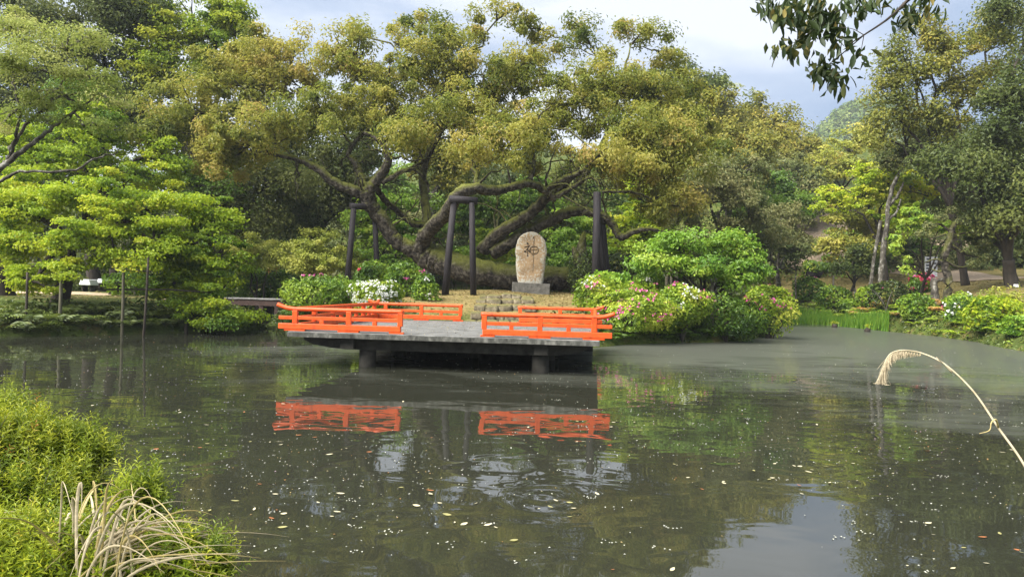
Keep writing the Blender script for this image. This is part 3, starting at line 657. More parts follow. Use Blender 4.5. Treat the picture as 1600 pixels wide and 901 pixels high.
# ------------------------------------------------------------------ the great camphor tree
SK = [
 [(905, 434, 37, .62), (860, 434, 36.8, .72), (800, 432, 36.5, .75), (745, 425, 36.3, .78), (700, 412, 36.5, .80), (672, 402, 36.7, .78), (655, 396, 36.8, .62)],
 [(668, 404, 36.7, .66), (640, 388, 36.5, .55), (615, 372, 36.3, .52), (598, 345, 36, .48), (580, 322, 35.8, .52), (572, 300, 35.6, .56)],
 [(574, 306, 35.6, .44), (548, 296, 35.4, .36), (522, 285, 35.2, .32), (500, 266, 35, .27), (478, 254, 35, .22), (455, 246, 35, .17), (420, 240, 35, .12)],
 [(572, 302, 35.6, .42), (590, 280, 35.4, .36), (606, 255, 35, .28), (602, 232, 35, .22), (588, 215, 35, .18), (570, 208, 35, .12)],
 [(570, 300, 35.6, .40), (563, 275, 36, .28), (556, 255, 36, .22), (545, 240, 36, .18), (560, 215, 36, .14), (590, 195, 36, .1)],
 [(585, 290, 35.6, .22), (604, 315, 37, .20), (628, 335, 38, .22), (645, 350, 38, .22), (664, 352, 38, .2)],
 [(598, 285, 35.4, .2), (625, 270, 35, .17), (645, 262, 35, .15), (665, 248, 35, .1)],
 [(645, 262, 35, .12), (660, 275, 35, .1), (670, 290, 35.5, .07)],
 [(655, 398, 36.7, .60), (662, 372, 36, .52), (680, 350, 35, .48), (700, 330, 33.5, .46), (715, 305, 32, .40), (740, 294, 32, .34), (772, 298, 32.5, .30), (800, 292, 33, .27), (828, 287, 33, .25), (852, 297, 33.4, .24), (868, 312, 33.6, .2)],
 [(828, 287, 33, .17), (834, 255, 33, .13), (830, 220, 33, .10), (836, 190, 33, .08), (860, 165, 33, .05)],
 [(852, 297, 33.4, .22), (880, 280, 33.4, .2), (905, 270, 33.5, .17), (925, 252, 33.5, .12), (955, 235, 33.5, .07)],
 [(868, 308, 33.5, .2), (895, 292, 33.5, .14), (920, 278, 33.5, .1), (940, 288, 33.5, .06)],
 [(755, 392, 36.4, .50), (775, 368, 35.8, .46), (800, 352, 35.2, .42), (830, 332, 34.8, .38), (855, 308, 34.4, .33), (880, 290, 34.4, .25), (900, 265, 34.5, .18), (915, 225, 35, .12)],
 [(770, 395, 36.2, .52), (795, 380, 35.8, .46), (830, 358, 35.4, .42), (866, 342, 35, .40), (890, 332, 34.8, .36), (915, 330, 34.6, .30), (942, 337, 34.6, .27), (958, 352, 34.6, .25), (970, 370, 34.4, .24), (990, 362, 34, .2), (1012, 358, 34, .15), (1040, 362, 34, .1)],
 [(940, 300, 33.6, .1), (985, 300, 33.6, .09), (1020, 310, 33.6, .06)],
 [(668, 395, 37, .42), (668, 350, 38.5, .36), (664, 310, 39.5, .32), (662, 260, 40, .27), (690, 200, 40, .2), (700, 140, 40, .12)],
 [(1000, 262, 37, .10), (960, 215, 38, .12), (915, 150, 39, .12), (930, 90, 40, .06)],
 [(905, 285, 34.5, .24), (935, 240, 36, .22), (955, 190, 38, .18), (970, 130, 39, .12), (985, 75, 40, .05)],
]
CL = [(300, 175, 75, 52, 36), (255, 215, 40, 35, 35), (370, 120, 75, 55, 38), (395, 215, 85, 38, 35), (450, 110, 75, 48, 40), (505, 190, 75, 42, 36), (545, 95, 55, 38, 39), (610, 140, 75, 55, 38),
      (640, 215, 45, 26, 34.5), (685, 95, 70, 48, 39), (720, 180, 70, 55, 36), (735, 245, 45, 26, 33.5), (790, 115, 65, 48, 39), (805, 225, 75, 40, 33.5), (880, 165, 70, 55, 37), (930, 250, 60, 32, 34), (1000, 265, 55, 42, 34.5),
      (955, 135, 65, 50, 39), (1025, 145, 50, 45, 40), (1000, 215, 70, 48, 36), (1070, 170, 55, 45, 40), (1065, 240, 60, 50, 36), (345, 255, 50, 22, 35), (1040, 320, 55, 30, 35), (420, 75, 40, 22, 40)]
CT = [(560, 55, 24, 14, 40), (650, 48, 40, 14, 41), (745, 52, 30, 18, 41), (790, 22, 20, 16, 41), (830, 45, 32, 20, 41), (900, 40, 16, 14, 41), (915, 62, 26, 14, 41), (975, 45, 24, 18, 41), (1015, 62, 28, 18, 41), (1045, 95, 26, 18, 41), (860, 80, 30, 18, 41), (700, 50, 24, 12, 41), (615, 66, 22, 14, 41), (385, 78, 20, 12, 40)]
SK = [[(q[0], q[1], q[2], q[3] * (.78 if i else .92)) for q in p] for i, p in enumerate(SK)]
FL_ = []
for i in range(len(CL)):
    for j in range(i):
        if 60 < math.hypot(CL[i][0] - CL[j][0], CL[i][1] - CL[j][1]) < 125 and rng.random() < .68:
            FL_.append(((CL[i][0] + CL[j][0]) / 2 + rng.normal(0, 6), (CL[i][1] + CL[j][1]) / 2 + rng.normal(0, 6), rng.uniform(24, 44), rng.uniform(15, 28), (CL[i][4] + CL[j][4]) / 2 + rng.uniform(0, 2)))
CL = CL + [f for f in FL_ if not (520 < f[0] < 900 and f[1] > 232)]
tree('camphor', 'giant spreading camphor tree with a mossy reclining trunk behind the carved stone', (705, 36.5), CL + CT, 37, dead=90, rd=2.6, skel=SK, cov=1.15, twigs=.3)

# ------------------------------------------------------------------ trees: near bank maples and the wood behind
def T(sp, label, base, lobes, d, **k): return tree(sp, label, base, lobes, d, **k)
G1 = 'bright maples on the bank'
T('maple', 'broad yellow green maple reaching out over the water above the pond poles', (92, 26.5), [(60, 325, 70, 40, 26), (150, 312, 80, 32, 26), (30, 395, 50, 45, 25.5), (120, 375, 70, 38, 25), (215, 345, 75, 35, 25.5), (275, 318, 55, 28, 27), (50, 440, 60, 18, 24.5), (190, 405, 60, 22, 25), (110, 420, 50, 18, 24.6), (240, 375, 50, 22, 25.5), (20, 320, 45, 35, 26)], 26, fork=2.2, tr=.30, tint=.15, cov=1.1)
T('maple', 'drooping green maple whose lowest boughs trail into the pond', (345, 29.5), [(320, 350, 60, 40, 27.5), (300, 400, 60, 35, 27), (345, 410, 42, 40, 27), (310, 455, 66, 28, 26.8), (325, 485, 60, 25, 26.4), (345, 505, 42, 14, 26.2), (270, 445, 30, 30, 27), (240, 385, 45, 32, 27)], 27, fork=2.5, tr=.22, tint=.0, cov=1.3)
T('maple', 'maple with a thick dark trunk cut by the picture edge', (10, 27.5), [(5, 350, 45, 30, 27.5), (25, 290, 50, 25, 28), (-40, 380, 50, 40, 27)], 27.5, fork=2.4, tr=.34, tint=.1)
T('maple', 'tall lime maple filling the space between the bare limbed tree and the camphor', (180, 34), [(120, 235, 95, 45, 33), (215, 270, 75, 35, 33), (60, 270, 60, 45, 32), (160, 190, 60, 35, 33), (30, 215, 45, 40, 33), (240, 235, 30, 25, 33)], 33, fork=4, tr=.25, tint=.1)
T('pale', 'open crowned tree with long bare limbs and thin pale foliage', (-70, 21), [(30, 45, 70, 35, 20), (100, 75, 70, 30, 20), (40, 110, 80, 35, 19.5), (140, 120, 50, 28, 20), (170, 155, 35, 22, 20), (100, 150, 60, 25, 20), (25, 175, 50, 25, 19.5), (150, 60, 30, 20, 20), (130, 195, 60, 14, 20)], 20, twigs=.5, cov=.62, tint=.12,
  skel=[[(-60, 450, 21, .20), (-55, 360, 20.5, .17), (-30, 290, 20, .12)], [(-35, 300, 20, .10), (0, 264, 20, .085), (60, 217, 20, .06), (97, 187, 20, .045), (137, 160, 20, .03), (165, 120, 20, .015)], [(0, 264, 20, .06), (17, 240, 20, .055), (37, 197, 20, .045), (67, 173, 20, .04), (80, 157, 20, .035), (100, 123, 20, .025), (105, 80, 20, .012)], [(-30, 292, 20, .07), (0, 283, 20, .05), (33, 268, 20, .04), (110, 267, 20, .035), (150, 247, 20, .025), (187, 237, 20, .015)], [(17, 240, 20, .05), (30, 180, 19.6, .035), (20, 120, 19.6, .025), (35, 60, 19.6, .015)]])
T('dark', 'dark evergreen rising behind the open crowned tree', (150, 44), [(150, 60, 75, 75, 42), (205, 140, 60, 75, 43), (60, 20, 60, 45, 42), (210, 30, 60, 45, 42), (60, 130, 70, 50, 43), (120, 190, 70, 50, 43), (20, 190, 50, 60, 43), (180, 10, 60, 40, 42)], 42, tr=.4, tint=.1)
T('lime', 'tall fresh green tree standing against the sky beside the camphor crown', (300, 44), [(300, 40, 65, 50, 43), (345, 55, 48, 45, 43), (255, 90, 55, 50, 42), (330, 120, 50, 40, 43), (235, 25, 50, 35, 43), (375, 30, 22, 26, 43), (350, 15, 40, 22, 43)], 43, tr=.32, twigs=.7, tint=.22)
T('green', 'green tree with a rounded crown tucked under the limes', (215, 40), [(200, 330, 80, 50, 39), (290, 290, 60, 45, 40), (120, 150, 50, 40, 39)], 40, tr=.25)
T('dark', 'shadowy evergreen under the far reach of the camphor', (360, 46), [(350, 300, 60, 40, 45), (420, 290, 60, 45, 46), (330, 350, 40, 35, 44), (390, 340, 40, 30, 45), (270, 200, 55, 50, 46), (340, 230, 55, 40, 46), (205, 205, 45, 40, 45)], 45, tr=.4, tint=.3)
T('dark', 'tall dark evergreen closing the wood behind the camphor fork', (470, 52), [(480, 320, 80, 60, 50), (520, 260, 80, 50, 52), (440, 230, 70, 50, 52), (570, 230, 60, 50, 53), (560, 310, 50, 40, 53)], 51, tr=.45, tint=.32)
G2 = 'green maples behind the island'
T('maple', 'pale green layered maple seen between the first timber prop and the mossy bough', (612, 47), [(610, 330, 45, 28, 46), (640, 370, 50, 30, 46), (590, 380, 40, 30, 45), (620, 410, 50, 25, 45), (575, 350, 35, 28, 46)], 46, group=G2, tint=.05, tr=.14, rcs=1.3, mat=LM['bright'])
T('rhodo', 'rounded yellow green rhododendron behind the azaleas, beside the first timber prop', (492, 37), [(490, 385, 45, 24, 36), (470, 408, 35, 22, 35.6), (515, 408, 36, 22, 35.6), (492, 412, 45, 18, 35.4)], 36, cat='bush', fork=.5, tr=.12, twigs=.15, tint=.15, cov=1.4)
T('rhodo', 'loose yellow green rhododendron partly behind the drooping maple', (405, 40), [(400, 385, 38, 22, 39), (385, 405, 30, 22, 39), (425, 400, 20, 22, 38.5)], 39, cat='bush', fork=.6, tr=.12, twigs=.15, tint=.15, cov=1.3)
T('rhodo', 'low pale green rhododendron at the foot of the first timber prop', (535, 39), [(545, 412, 28, 14, 38)], 38, cat='bush', fork=.4, tr=.08)
T('maple', 'bright maple glowing under the arching bough behind the carved stone', (890, 48), [(880, 380, 40, 28, 47), (905, 345, 45, 22, 48), (870, 410, 35, 24, 46), (925, 395, 30, 22, 46)], 47, group=G2, tint=.05, tr=.13, rcs=1.3, mat=LM['bright'])
T('maple', 'yellow green maple behind the side-on timber prop', (985, 50), [(985, 345, 50, 28, 49), (1000, 300, 50, 24, 50), (1040, 335, 45, 30, 50), (975, 385, 40, 26, 47), (1020, 375, 40, 26, 48)], 49, group=G2, tint=.22, tr=.14, rcs=.9)
T('lime', 'small yellow green sapling between the middle timber posts', (775, 44), [(770, 372, 30, 20, 43), (755, 398, 30, 14, 42), (790, 400, 25, 12, 42)], 43, tr=.1, rcs=.7)
T('green', 'dense green tree behind the upper arching limb', (770, 52), [(760, 330, 50, 40, 51), (800, 320, 50, 35, 52), (840, 310, 40, 30, 52), (700, 350, 30, 40, 50), (830, 375, 30, 22, 50)], 51, tr=.25)
T('dark', 'dark evergreen standing behind the carved stone', (850, 58), [(850, 330, 60, 45, 56), (780, 370, 50, 40, 55), (900, 300, 60, 45, 57), (720, 300, 60, 50, 56)], 56, tr=.4, tint=.25)
T('oak', 'thick pale trunk with a high olive crown behind the mossy fork', (668, 50), [(650, 230, 60, 45, 50), (700, 260, 55, 40, 50)], 50, tr=.55)
T('grey', 'grey green tree above the bright island shrub', (1110, 50), [(1110, 300, 60, 50, 48), (1170, 340, 50, 40, 48), (1070, 320, 50, 38, 47), (1150, 270, 50, 40, 50)], 48, tr=.28, twigs=.6, tint=.15)
T('grey', 'low grey olive tree leaning past the pink azalea', (1215, 56), [(1215, 350, 45, 35, 54), (1190, 372, 45, 26, 50), (1235, 385, 32, 22, 54)], 54, tr=.2, twigs=.5, tint=.15)
T('oak', 'olive oak between the camphor crown and the ridge trees', (1140, 62), [(1110, 230, 60, 40, 60), (1170, 240, 55, 45, 60), (1120, 270, 60, 40, 58)], 60, tr=.35, tint=.15)
T('gold', 'golden green maple at the edge of the earth path', (1330, 60), [(1325, 340, 50, 30, 57), (1365, 355, 45, 28, 57), (1300, 385, 40, 20, 56), (1345, 385, 45, 18, 55), (1385, 310, 35, 26, 58)], 57, tr=.16, tint=.2, twigs=.5, cov=1.1)
T('gold', 'thin golden tree catching light below the distant hill', (1300, 74), [(1330, 240, 45, 30, 72), (1290, 265, 40, 28, 72), (1370, 270, 45, 30, 70), (1345, 215, 35, 20, 72)], 72, tr=.2, twigs=.8, cov=.85, tint=.15)
T('maple', 'fresh green maple with upswept limbs under the golden tree', (1385, 54), [(1380, 275, 50, 28, 53), (1350, 305, 40, 24, 53), (1415, 300, 40, 26, 53), (1400, 335, 40, 24, 52), (1300, 310, 40, 22, 56)], 53, tr=.22, tint=.22, twigs=.7, cov=1.1)
T('grey', 'mottled bark tree with twin stems rising beside the pruned pine', (1380, 50), [(1420, 250, 40, 25, 50), (1450, 215, 40, 25, 50), (1385, 240, 35, 20, 50)], 50, twigs=.6, skel=[[(1376, 448, 49, .22), (1379, 400, 49, .19), (1386, 350, 49, .16), (1388, 320, 49.3, .14), (1400, 280, 49.6, .13), (1425, 245, 50, .08)], [(1388, 322, 49.3, .13), (1402, 306, 49.3, .1), (1412, 285, 49.5, .06)], [(1386, 345, 49, .1), (1400, 332, 49, .07), (1408, 310, 49, .04)]])
T('oak', 'tall olive bronze tree with open boughs against the sky', (1510, 48), [(1480, 75, 60, 34, 46), (1430, 125, 62, 34, 46), (1395, 180, 45, 28, 46), (1455, 190, 60, 30, 46), (1520, 130, 60, 45, 47), (1545, 50, 55, 45, 47), (1410, 85, 34, 26, 46), (1375, 140, 26, 22, 46), (1380, 215, 26, 16, 46), (1440, 45, 30, 22, 46)], 46, tr=.24, twigs=.7, cov=.7, bko=barkd)
T('dark', 'heavy dark evergreen at the edge of the garden with hanging dense foliage', (1585, 42), [(1580, 150, 60, 75, 41), (1560, 250, 80, 55, 41), (1505, 260, 65, 32, 42), (1600, 320, 50, 50, 40), (1560, 330, 45, 40, 42), (1545, 375, 40, 26, 44), (1600, 40, 50, 60, 42)], 41, tr=.4, tint=.12)
T('grey', 'dusky tree hanging over the signboard', (1530, 66), [(1460, 290, 60, 35, 54), (1520, 300, 60, 40, 54), (1560, 210, 60, 50, 50), (1440, 245, 50, 30, 54)], 54, tr=.2)
T('lime', 'small weeping tree of bright green hanging sprays beside the signboard', (1438, 47), [(1430, 345, 26, 24, 44), (1400, 380, 10, 24, 44), (1415, 410, 10, 20, 44), (1495, 358, 34, 10, 44), (1545, 360, 26, 10, 44), (1470, 352, 25, 10, 44)], 44, tr=.12, tint=.25, rcs=.5, mat=LM['bright'], name='weeping_tree')
T('dark', 'small blue green pine with spreading tiers in front of the pale path', (1335, 52), [(1335, 405, 26, 12, 51), (1312, 420, 22, 9, 51), (1355, 420, 22, 9, 51), (1340, 392, 18, 8, 51)], 51, tr=.12, tint=.1, rcs=.5, name='pine_tree')
T('grey', 'slender young tree in front of the dark planter', (1243, 54), [(1243, 392, 26, 16, 53)], 53, tr=.08, rcs=.6)
T('green', 'small shade tree behind the mottled trunks', (1420, 62), [(1425, 385, 30, 18, 61), (1395, 350, 40, 30, 62)], 62, tr=.12)

# hillside trees above the garden
for (px, py, rx, ry, d, sp, lb) in [
 (1115, 175, 50, 32, 80, 'oak', 'bronze topped tree where the ridge meets the camphor crown'), (1165, 185, 52, 36, 88, 'oak', 'domed olive gold tree highest on the ridge'),
 (1215, 205, 45, 34, 86, 'oak', 'domed olive tree lower down the ridge'), (1265, 240, 42, 32, 84, 'oak', 'last domed tree before the gap to the distant hill'), (1180, 245, 55, 38, 74, 'grey', 'greyish crown below the domed ridge trees'),
 (1240, 290, 55, 38, 70, 'grey', 'broad greyish crown above the low olive tree'), (1100, 130, 20, 14, 76, 'dark', 'dark pine top peeping over the camphor crown'), (1200, 300, 50, 36, 66, 'green', 'mid green crown tucked beneath the grey ones'),
 (1120, 130, 22, 12, 80, 'pale', 'wispy pale treetop beside the dark pine top'), (1065, 110, 16, 14, 76, 'dark', 'small dark pine top against the sky')]:
    T(sp, lb, (px, d), [(px, py, rx, ry, d), (px - rx * .5, py + ry * .6, rx * .8, ry * .8, d - 2), (px + rx * .5, py + ry * .7, rx * .8, ry * .8, d - 2)], d, tr=.3, rcs=1.25, tint=.15 if sp == 'oak' else .1, group='trees on the ridge')
# the dense wood that closes the view: every tree its own crown and trunk
WL = 'dark evergreen tree in the dense wood that closes the view behind the garden'
for row, (d, y0, step) in enumerate([(62, 350, 105), (76, 285, 120)]):
    for k, px in enumerate(np.arange(-60, 1700, step)):
        px = px + rng.uniform(-20, 20) + row * 50
        low = 1 if 1040 < px < 1380 else 0
        py = y0 + rng.uniform(-15, 15) + (45 if low else 0) + (60 if low and row else 0)
        if 1230 < px < 1420 and row: continue
        if px > 1400: py += 25
        sp = ['dark', 'green', 'dark', 'grey'][int(rng.integers(4))]
        wh = next(w for lim, w in [(120, 'above the sandy path'), (260, 'behind the tall lime maple'), (330, 'behind the trailing maple'), (400, 'behind the loose yellow rhododendron'), (520, 'behind the rounded rhododendron'), (640, 'behind the forked mossy bough'), (760, 'behind the two tall timber posts'), (890, 'behind the carved stone'), (1010, 'behind the side-on timber prop'), (1150, 'behind the bright spreading shrub'), (1290, 'behind the low olive tree'), (1400, 'behind the golden maple'), (1490, 'behind the weeping tree'), (1580, 'behind the hanging evergreen'), (2000, 'past the name plate')] if px < lim)
        T(sp, True and ({'dark': 'dark evergreen', 'green': 'leafy green tree', 'grey': 'dull olive tree'}[sp] + (' in the near row of the wood ' if row == 0 else ' in the far row of the wood ') + wh) if 1 else WL if sp == 'dark' else ('leafy green tree in the dense wood that closes the view behind the garden' if sp == 'green' else 'dull olive tree in the dense wood that closes the view behind the garden'),
          (px, d + 1), [(px, py, 75, 45, d), (px - 25, py + 55, 65, 38, d - 1), (px + 35, py + 50, 60, 38, d)], d, tr=.35, rcs=1.4, tint=.05, cov=.8, group='trees of the dense wood', tri=True, twigs=.15)
# understorey behind the island and bank
for (px, py, d, rx, ry, mt, lb) in [
 (430, 440, 42, 60, 22, 'green', 'low evergreen shrub below the yellow rhododendrons'), (350, 440, 40, 45, 25, 'azalea', 'leafy shrub behind the trailing maple boughs'), (600, 425, 44, 45, 14, 'green', 'dim shrub behind the dark clipped azaleas'),
 (720, 405, 48, 45, 22, 'green', 'shrub glimpsed between the two tall timber posts'), (800, 415, 47, 45, 14, 'green', 'spreading low shrub just behind the reclining trunk'), (870, 425, 46, 45, 16, 'green', 'shrub behind the stone slab near the broken stump'),
 (975, 420, 44, 40, 20, 'cover', 'brownish straggly shrub behind the side-on timber prop'), (1050, 415, 50, 50, 22, 'dark', 'dark shrub behind the bright spreading shrub'), (1130, 410, 52, 60, 26, 'green', 'shadowed shrub on the far shore behind the island'),
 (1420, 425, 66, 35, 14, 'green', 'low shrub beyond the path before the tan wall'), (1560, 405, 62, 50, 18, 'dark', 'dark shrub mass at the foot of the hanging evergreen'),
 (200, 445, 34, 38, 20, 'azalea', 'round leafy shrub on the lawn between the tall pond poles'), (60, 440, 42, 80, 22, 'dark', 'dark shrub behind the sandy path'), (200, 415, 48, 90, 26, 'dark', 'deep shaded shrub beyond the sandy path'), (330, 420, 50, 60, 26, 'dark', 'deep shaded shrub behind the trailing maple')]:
    bush(lb, px, py, d, rx, ry, mt, name='shrub', leaf=1.3, cov=2.6)

# far hill wood
lv = Leaves(); npt = 2600
hx = rng.uniform(140, 300, npt); hy = rng.uniform(330, 440, npt); hz = ground(hx, hy)
K = 26; base = np.repeat(np.stack([hx, hy, hz + 3], -1), K, 0); u = unit(len(base), .6); rr = np.repeat(rng.uniform(3.5, 6.5, npt), K)[:, None]
pos = base + u * rr * (1, 1, 1.1)
lv.add(pos, u + rng.normal(0, .35, u.shape), rng.uniform(1.6, 2.6, len(pos)), rng.uniform(1.1, 1.8, len(pos)), .5 + np.repeat(rng.normal(0, .25, npt), K) + rng.normal(0, .08, len(pos)))
o = lv.obj('distant_wood', LM['far'], None, True); tag(o, 'distant wooded hill beyond the gap in the trees', 'wood')

# ------------------------------------------------------------------ azaleas on the island
GA = 'azalea bushes on the island'
B = lambda *a, **k: bush(*a, group=GA, **k)
B('long low azalea of plain green with a few magenta and white flowers behind the railing', 497, 462, 27.6, 58, 30, 'azalea', {'pink': 15, 'white': 10}, lump=.35)
B('white flowering azalea in full bloom behind the rear railing', 586, 462, 26.6, 45, 26, 'azalight', {'white': 300}, lump=.2)
B('green azalea with pale spots between the long azalea and the white one', 545, 455, 28.6, 35, 22, 'azalea', {'pink': 30}, lump=.3)
B('dark round azalea above the white flowering one', 580, 428, 32, 26, 16, 'green', {'rose': 10})
B('large dark domed azalea beside the tall timber posts', 633, 440, 30, 33, 25, 'green', {'pink': 15}, lump=.3)
B('small round azalea with a pale cluster, next to the tall timber posts', 663, 454, 28.3, 21, 21, 'azalea', {'white': 10})
B('bright spiky sapling bush at the edge of the steps lawn', 957, 441, 29.5, 28, 18, 'bright', None, leaf=1.5, lump=.5)
B('pale pink speckled azalea nearest the stone steps', 932, 462, 27.8, 34, 25, 'azalight', {'white': 30, 'pink': 20}, lump=.3)
B('pink flowering azalea sprawling behind the upturned railing end', 985, 485, 26.9, 62, 32, 'azalight', {'pink': 110}, lump=.35)
B('yellowish azalea with scattered pale pink flowers beside the pink one', 1035, 488, 27.8, 42, 28, 'azalight', {'pink': 30}, lump=.4)
B('azalea with white clusters on one flank and magenta low down', 1067, 472, 28.0, 38, 30, 'azalight', {'white': 50, 'pink': 30}, lump=.25)
B('small dark azalea with a few white flowers behind the mixed one', 1018, 437, 31, 23, 17, 'green', {'white': 24})
B('dark green azalea sinking to the water below the bright shrub', 1135, 492, 29.2, 48, 32, 'green', None, lump=.45)
B('pink speckled azalea at the outer tip of the island', 1203, 473, 32.5, 38, 28, 'azalight', {'pink': 80}, lump=.25)
tree('bright', 'wide bright green spreading shrub on dark stems, propped on pale stakes', (1105, 29.5), [(1060, 390, 50, 18, 29.5), (1110, 378, 62, 18, 29.5), (1165, 400, 45, 22, 29.5), (1025, 412, 40, 15, 29.3), (1085, 415, 55, 22, 29), (1140, 425, 50, 26, 29), (1180, 430, 28, 22, 29.6), (1010, 385, 22, 8, 30)], 29.4, fork=.9, tr=.13, cat='bush', name='spreading_shrub', twigs=.6, cov=1.1, rcs=1.0)
g0 = 'pale stakes propping the bright spreading shrub'
stake_m = plain('stake_wood', [(.3, (.10, .085, .06)), (.7, (.28, .25, .18))], 5, .9, .5, stretch=(3, 3, .4))
for k, (x, y0, y1, d) in enumerate([(1042, 422, 452, 30.5), (1049, 420, 452, 30.5), (1057, 424, 455, 30.3), (1113, 440, 500, 29.2)]):
    p0, p1 = P(x, y1, d), P(x, y0, d); p0[2] = min(p0[2], gz(p0[0], p0[1]) - .05)
    g = Geo(); tube(g, [p0, p1], .07, 8, wob=.04); o = g.obj('stake', stake_m)
    tag(o, 'short pale wooden stake in the cluster propping the bright spreading shrub' if k < 3 else 'single stake under the drooping side of the bright spreading shrub', 'stake', g0)

# ------------------------------------------------------------------ shrubs on the far bank
GB = 'clipped shrubs on the far bank'
def B(lb, px, py, d, rx, ry, *a, **k):
    h = hit(px, py + ry * .8) if d < 59 else d
    return bush(lb, px, py, h or d, rx, ry, *a, group=GB, **k)
B('round clipped shrub on the slope, nearest the tip of the island', 1262, 453, 56, 22, 19, 'azalea', {'pink': 6})
B('clipped dome shrub in front of the little pine', 1304, 464, 53, 25, 18, 'azalea')
B('small clipped shrub just above the iris bed', 1328, 478, 50, 18, 12, 'azalea')
B('azalea with a few pink flowers beside the thin bare sapling', 1362, 463, 50, 24, 18, 'azalea', {'pink': 14})
B('brownish twiggy round shrub between two clipped green ones', 1392, 462, 49, 30, 22, 'cover', None, cov=2.6)
B('red flowering azalea beside the knotted stump trunk', 1438, 445, 52, 18, 16, 'azalea', {'rose': 90, 'pink': 30})
B('bright clipped dome shrub in front of the knotted stump trunk', 1428, 481, 45, 28, 22, 'azalea', None, lump=.3)
B('azalea with white flowers and one pink cluster at the lime shrub', 1502, 483, 41, 30, 24, 'azalea', {'white': 30, 'pink': 12}, lump=.3)
B('lime green feathery shrub spreading over the bank', 1545, 492, 38, 42, 30, 'maple', None, lump=.5, leaf=1.2)
B('tall airy yellow shrub beside the white name plate', 1575, 470, 38, 32, 22, 'gold', None, lump=.6, cov=1.4)
B('grey green broad leaved shrub at the water edge, cut by the picture side', 1592, 520, 31, 26, 30, 'bright', None, lump=.4, leaf=1.6)
B('small round shrub on the lawn behind the path', 1268, 415, 62, 14, 8, 'azalight', None)

# ground cover hugging the shores
def cover(label, name, mat, n, cond, L=.16, hmax=.3, up=.6, smin=-.1, smax=1.4, box_=(-30, 30, 3, 62), tint=.0):
    x = rng.uniform(box_[0], box_[1], n * 6); y = rng.uniform(box_[2], box_[3], n * 6); s, ii = shore(x, y)
    k = (s > smin) & (s < smax) & cond(x, y, s, ii); x, y, s = x[k][:n], y[k][:n], s[k][:n]
    z = np.maximum(ground(x, y), 0) + rng.random(len(x)) * hmax * (.5 + .5 * wob(x * 2, y * 2))
    z = np.maximum(z, .01); p = np.stack([x, y, z], -1)
    lv = Leaves(); ll = L * (y / 28) ** .7 * rng.uniform(.6, 1.4, len(x))
    lv.add(p, rng.normal(0, .5, p.shape) + np.array((0, -.25, up)), ll, ll * .5, .45 + .25 * wob(x * .9, y * .9) + rng.normal(0, .16, len(x)) + tint)
    o = lv.obj(name, LM[mat], None); tag(o, label, 'plants', None, 'stuff'); return o
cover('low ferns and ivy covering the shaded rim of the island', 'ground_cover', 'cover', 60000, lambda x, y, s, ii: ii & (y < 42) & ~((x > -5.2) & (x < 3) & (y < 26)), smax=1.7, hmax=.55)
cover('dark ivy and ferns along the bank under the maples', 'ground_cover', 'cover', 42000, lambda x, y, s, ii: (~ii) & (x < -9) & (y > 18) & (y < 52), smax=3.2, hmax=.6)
cover('creeping plants along the far curving bank', 'ground_cover', 'cover', 30000, lambda x, y, s, ii: (~ii) & (x > 12) & (y > 20), smax=1.8, hmax=.35, tint=.2)
cover('scattered tufts of fresh green leaves among the ferns on the far bank', 'undergrowth', 'azalight', 9000, lambda x, y, s, ii: (~ii) & (x > 14) & (y > 22) & (np.sin(x * 1.9) + np.sin(y * 1.3) > .3), smax=2.6, hmax=.5)
cover('yellow leaf litter scattered over the island lawn and steps', 'leaf_litter', 'litter', 22000, lambda x, y, s, ii: ii & (y < 38), L=.10, hmax=.012, up=2.2, smin=.5, smax=9)
cover('sparse fallen leaves on the bank lawns', 'leaf_litter', 'litter', 8000, lambda x, y, s, ii: (~ii) & (abs(x) > 12) & (y > 25), L=.12, hmax=.012, up=2.2, smin=2.5, smax=14, box_=(-30, 40, 20, 60))
# iris bed
lv = Leaves(); n = 5200
t = rng.random(n); px = 1222 + t * 168
bx = rng.random(n); dd = np.interp(px, [1220, 1290, 1390], [52.3, 49.6, 42.2]) + bx * 2.0 * np.interp(px, [1220, 1390], [1.2, .6])
p = np.array([P(a, 450, b) for a, b in zip(px, dd)]); sh, _ = shore(p[:, 0], p[:, 1])
hgt = rng.uniform(.45, .8, n); p[:, 2] = np.maximum(ground(p[:, 0], p[:, 1]), 0) + hgt / 2
k = (sh > -1.9)
dr = np.array((0, 0, 1.)) + rng.normal(0, .13, (n, 3)); nn = rng.normal(0, 1, (n, 3)); nn[:, 2] *= .1; nn[:, 1] -= .6
lv.add(p[k], nn[k], hgt[k], np.full(k.sum(), .06), rng.uniform(.2, .9, k.sum()), dr[k])
o = lv.obj('iris_bed', LM['iris'], None, True); tag(o, 'band of fresh upright iris leaves along the water edge', 'iris bed', None, 'stuff')

# ------------------------------------------------------------------ poles in the water and other small things
pole_m = plain('pole_wood', [(.3, (.06, .055, .035)), (.7, (.15, .14, .09))], 4, .85, .4, stretch=(3, 3, .4))
for (x0, y0, x1, y1, d, r, lb, mm) in [(190, 526, 193, 410, 24.6, .055, 'tall pale bamboo pole standing in the pond, first of the close pair', pole_m), (223, 530, 232, 400, 24.2, .045, 'thin dark pole with a slight lean standing in the pond', barkd),
        (91, 529, 96, 425, 24.0, .06, 'grey brown pole in the water below the maple bough', pole_m), (38, 530, 43, 425, 23.9, .045, 'dark thin pole in the water nearest the picture edge', barkd)]:
    p0, p1 = P(x0, y0, d), P(x1, y1, d); p0[2] = -.5
    g = Geo(); tube(g, curve([p0, (p0 + p1) / 2 + (.02, 0, 0), p1], 6), [r, r, r * .95, r * .95, r * .9, r * .85], 8)
    tag(g.obj('pond_pole', mm), lb, 'pole', 'poles propping the maple boughs')
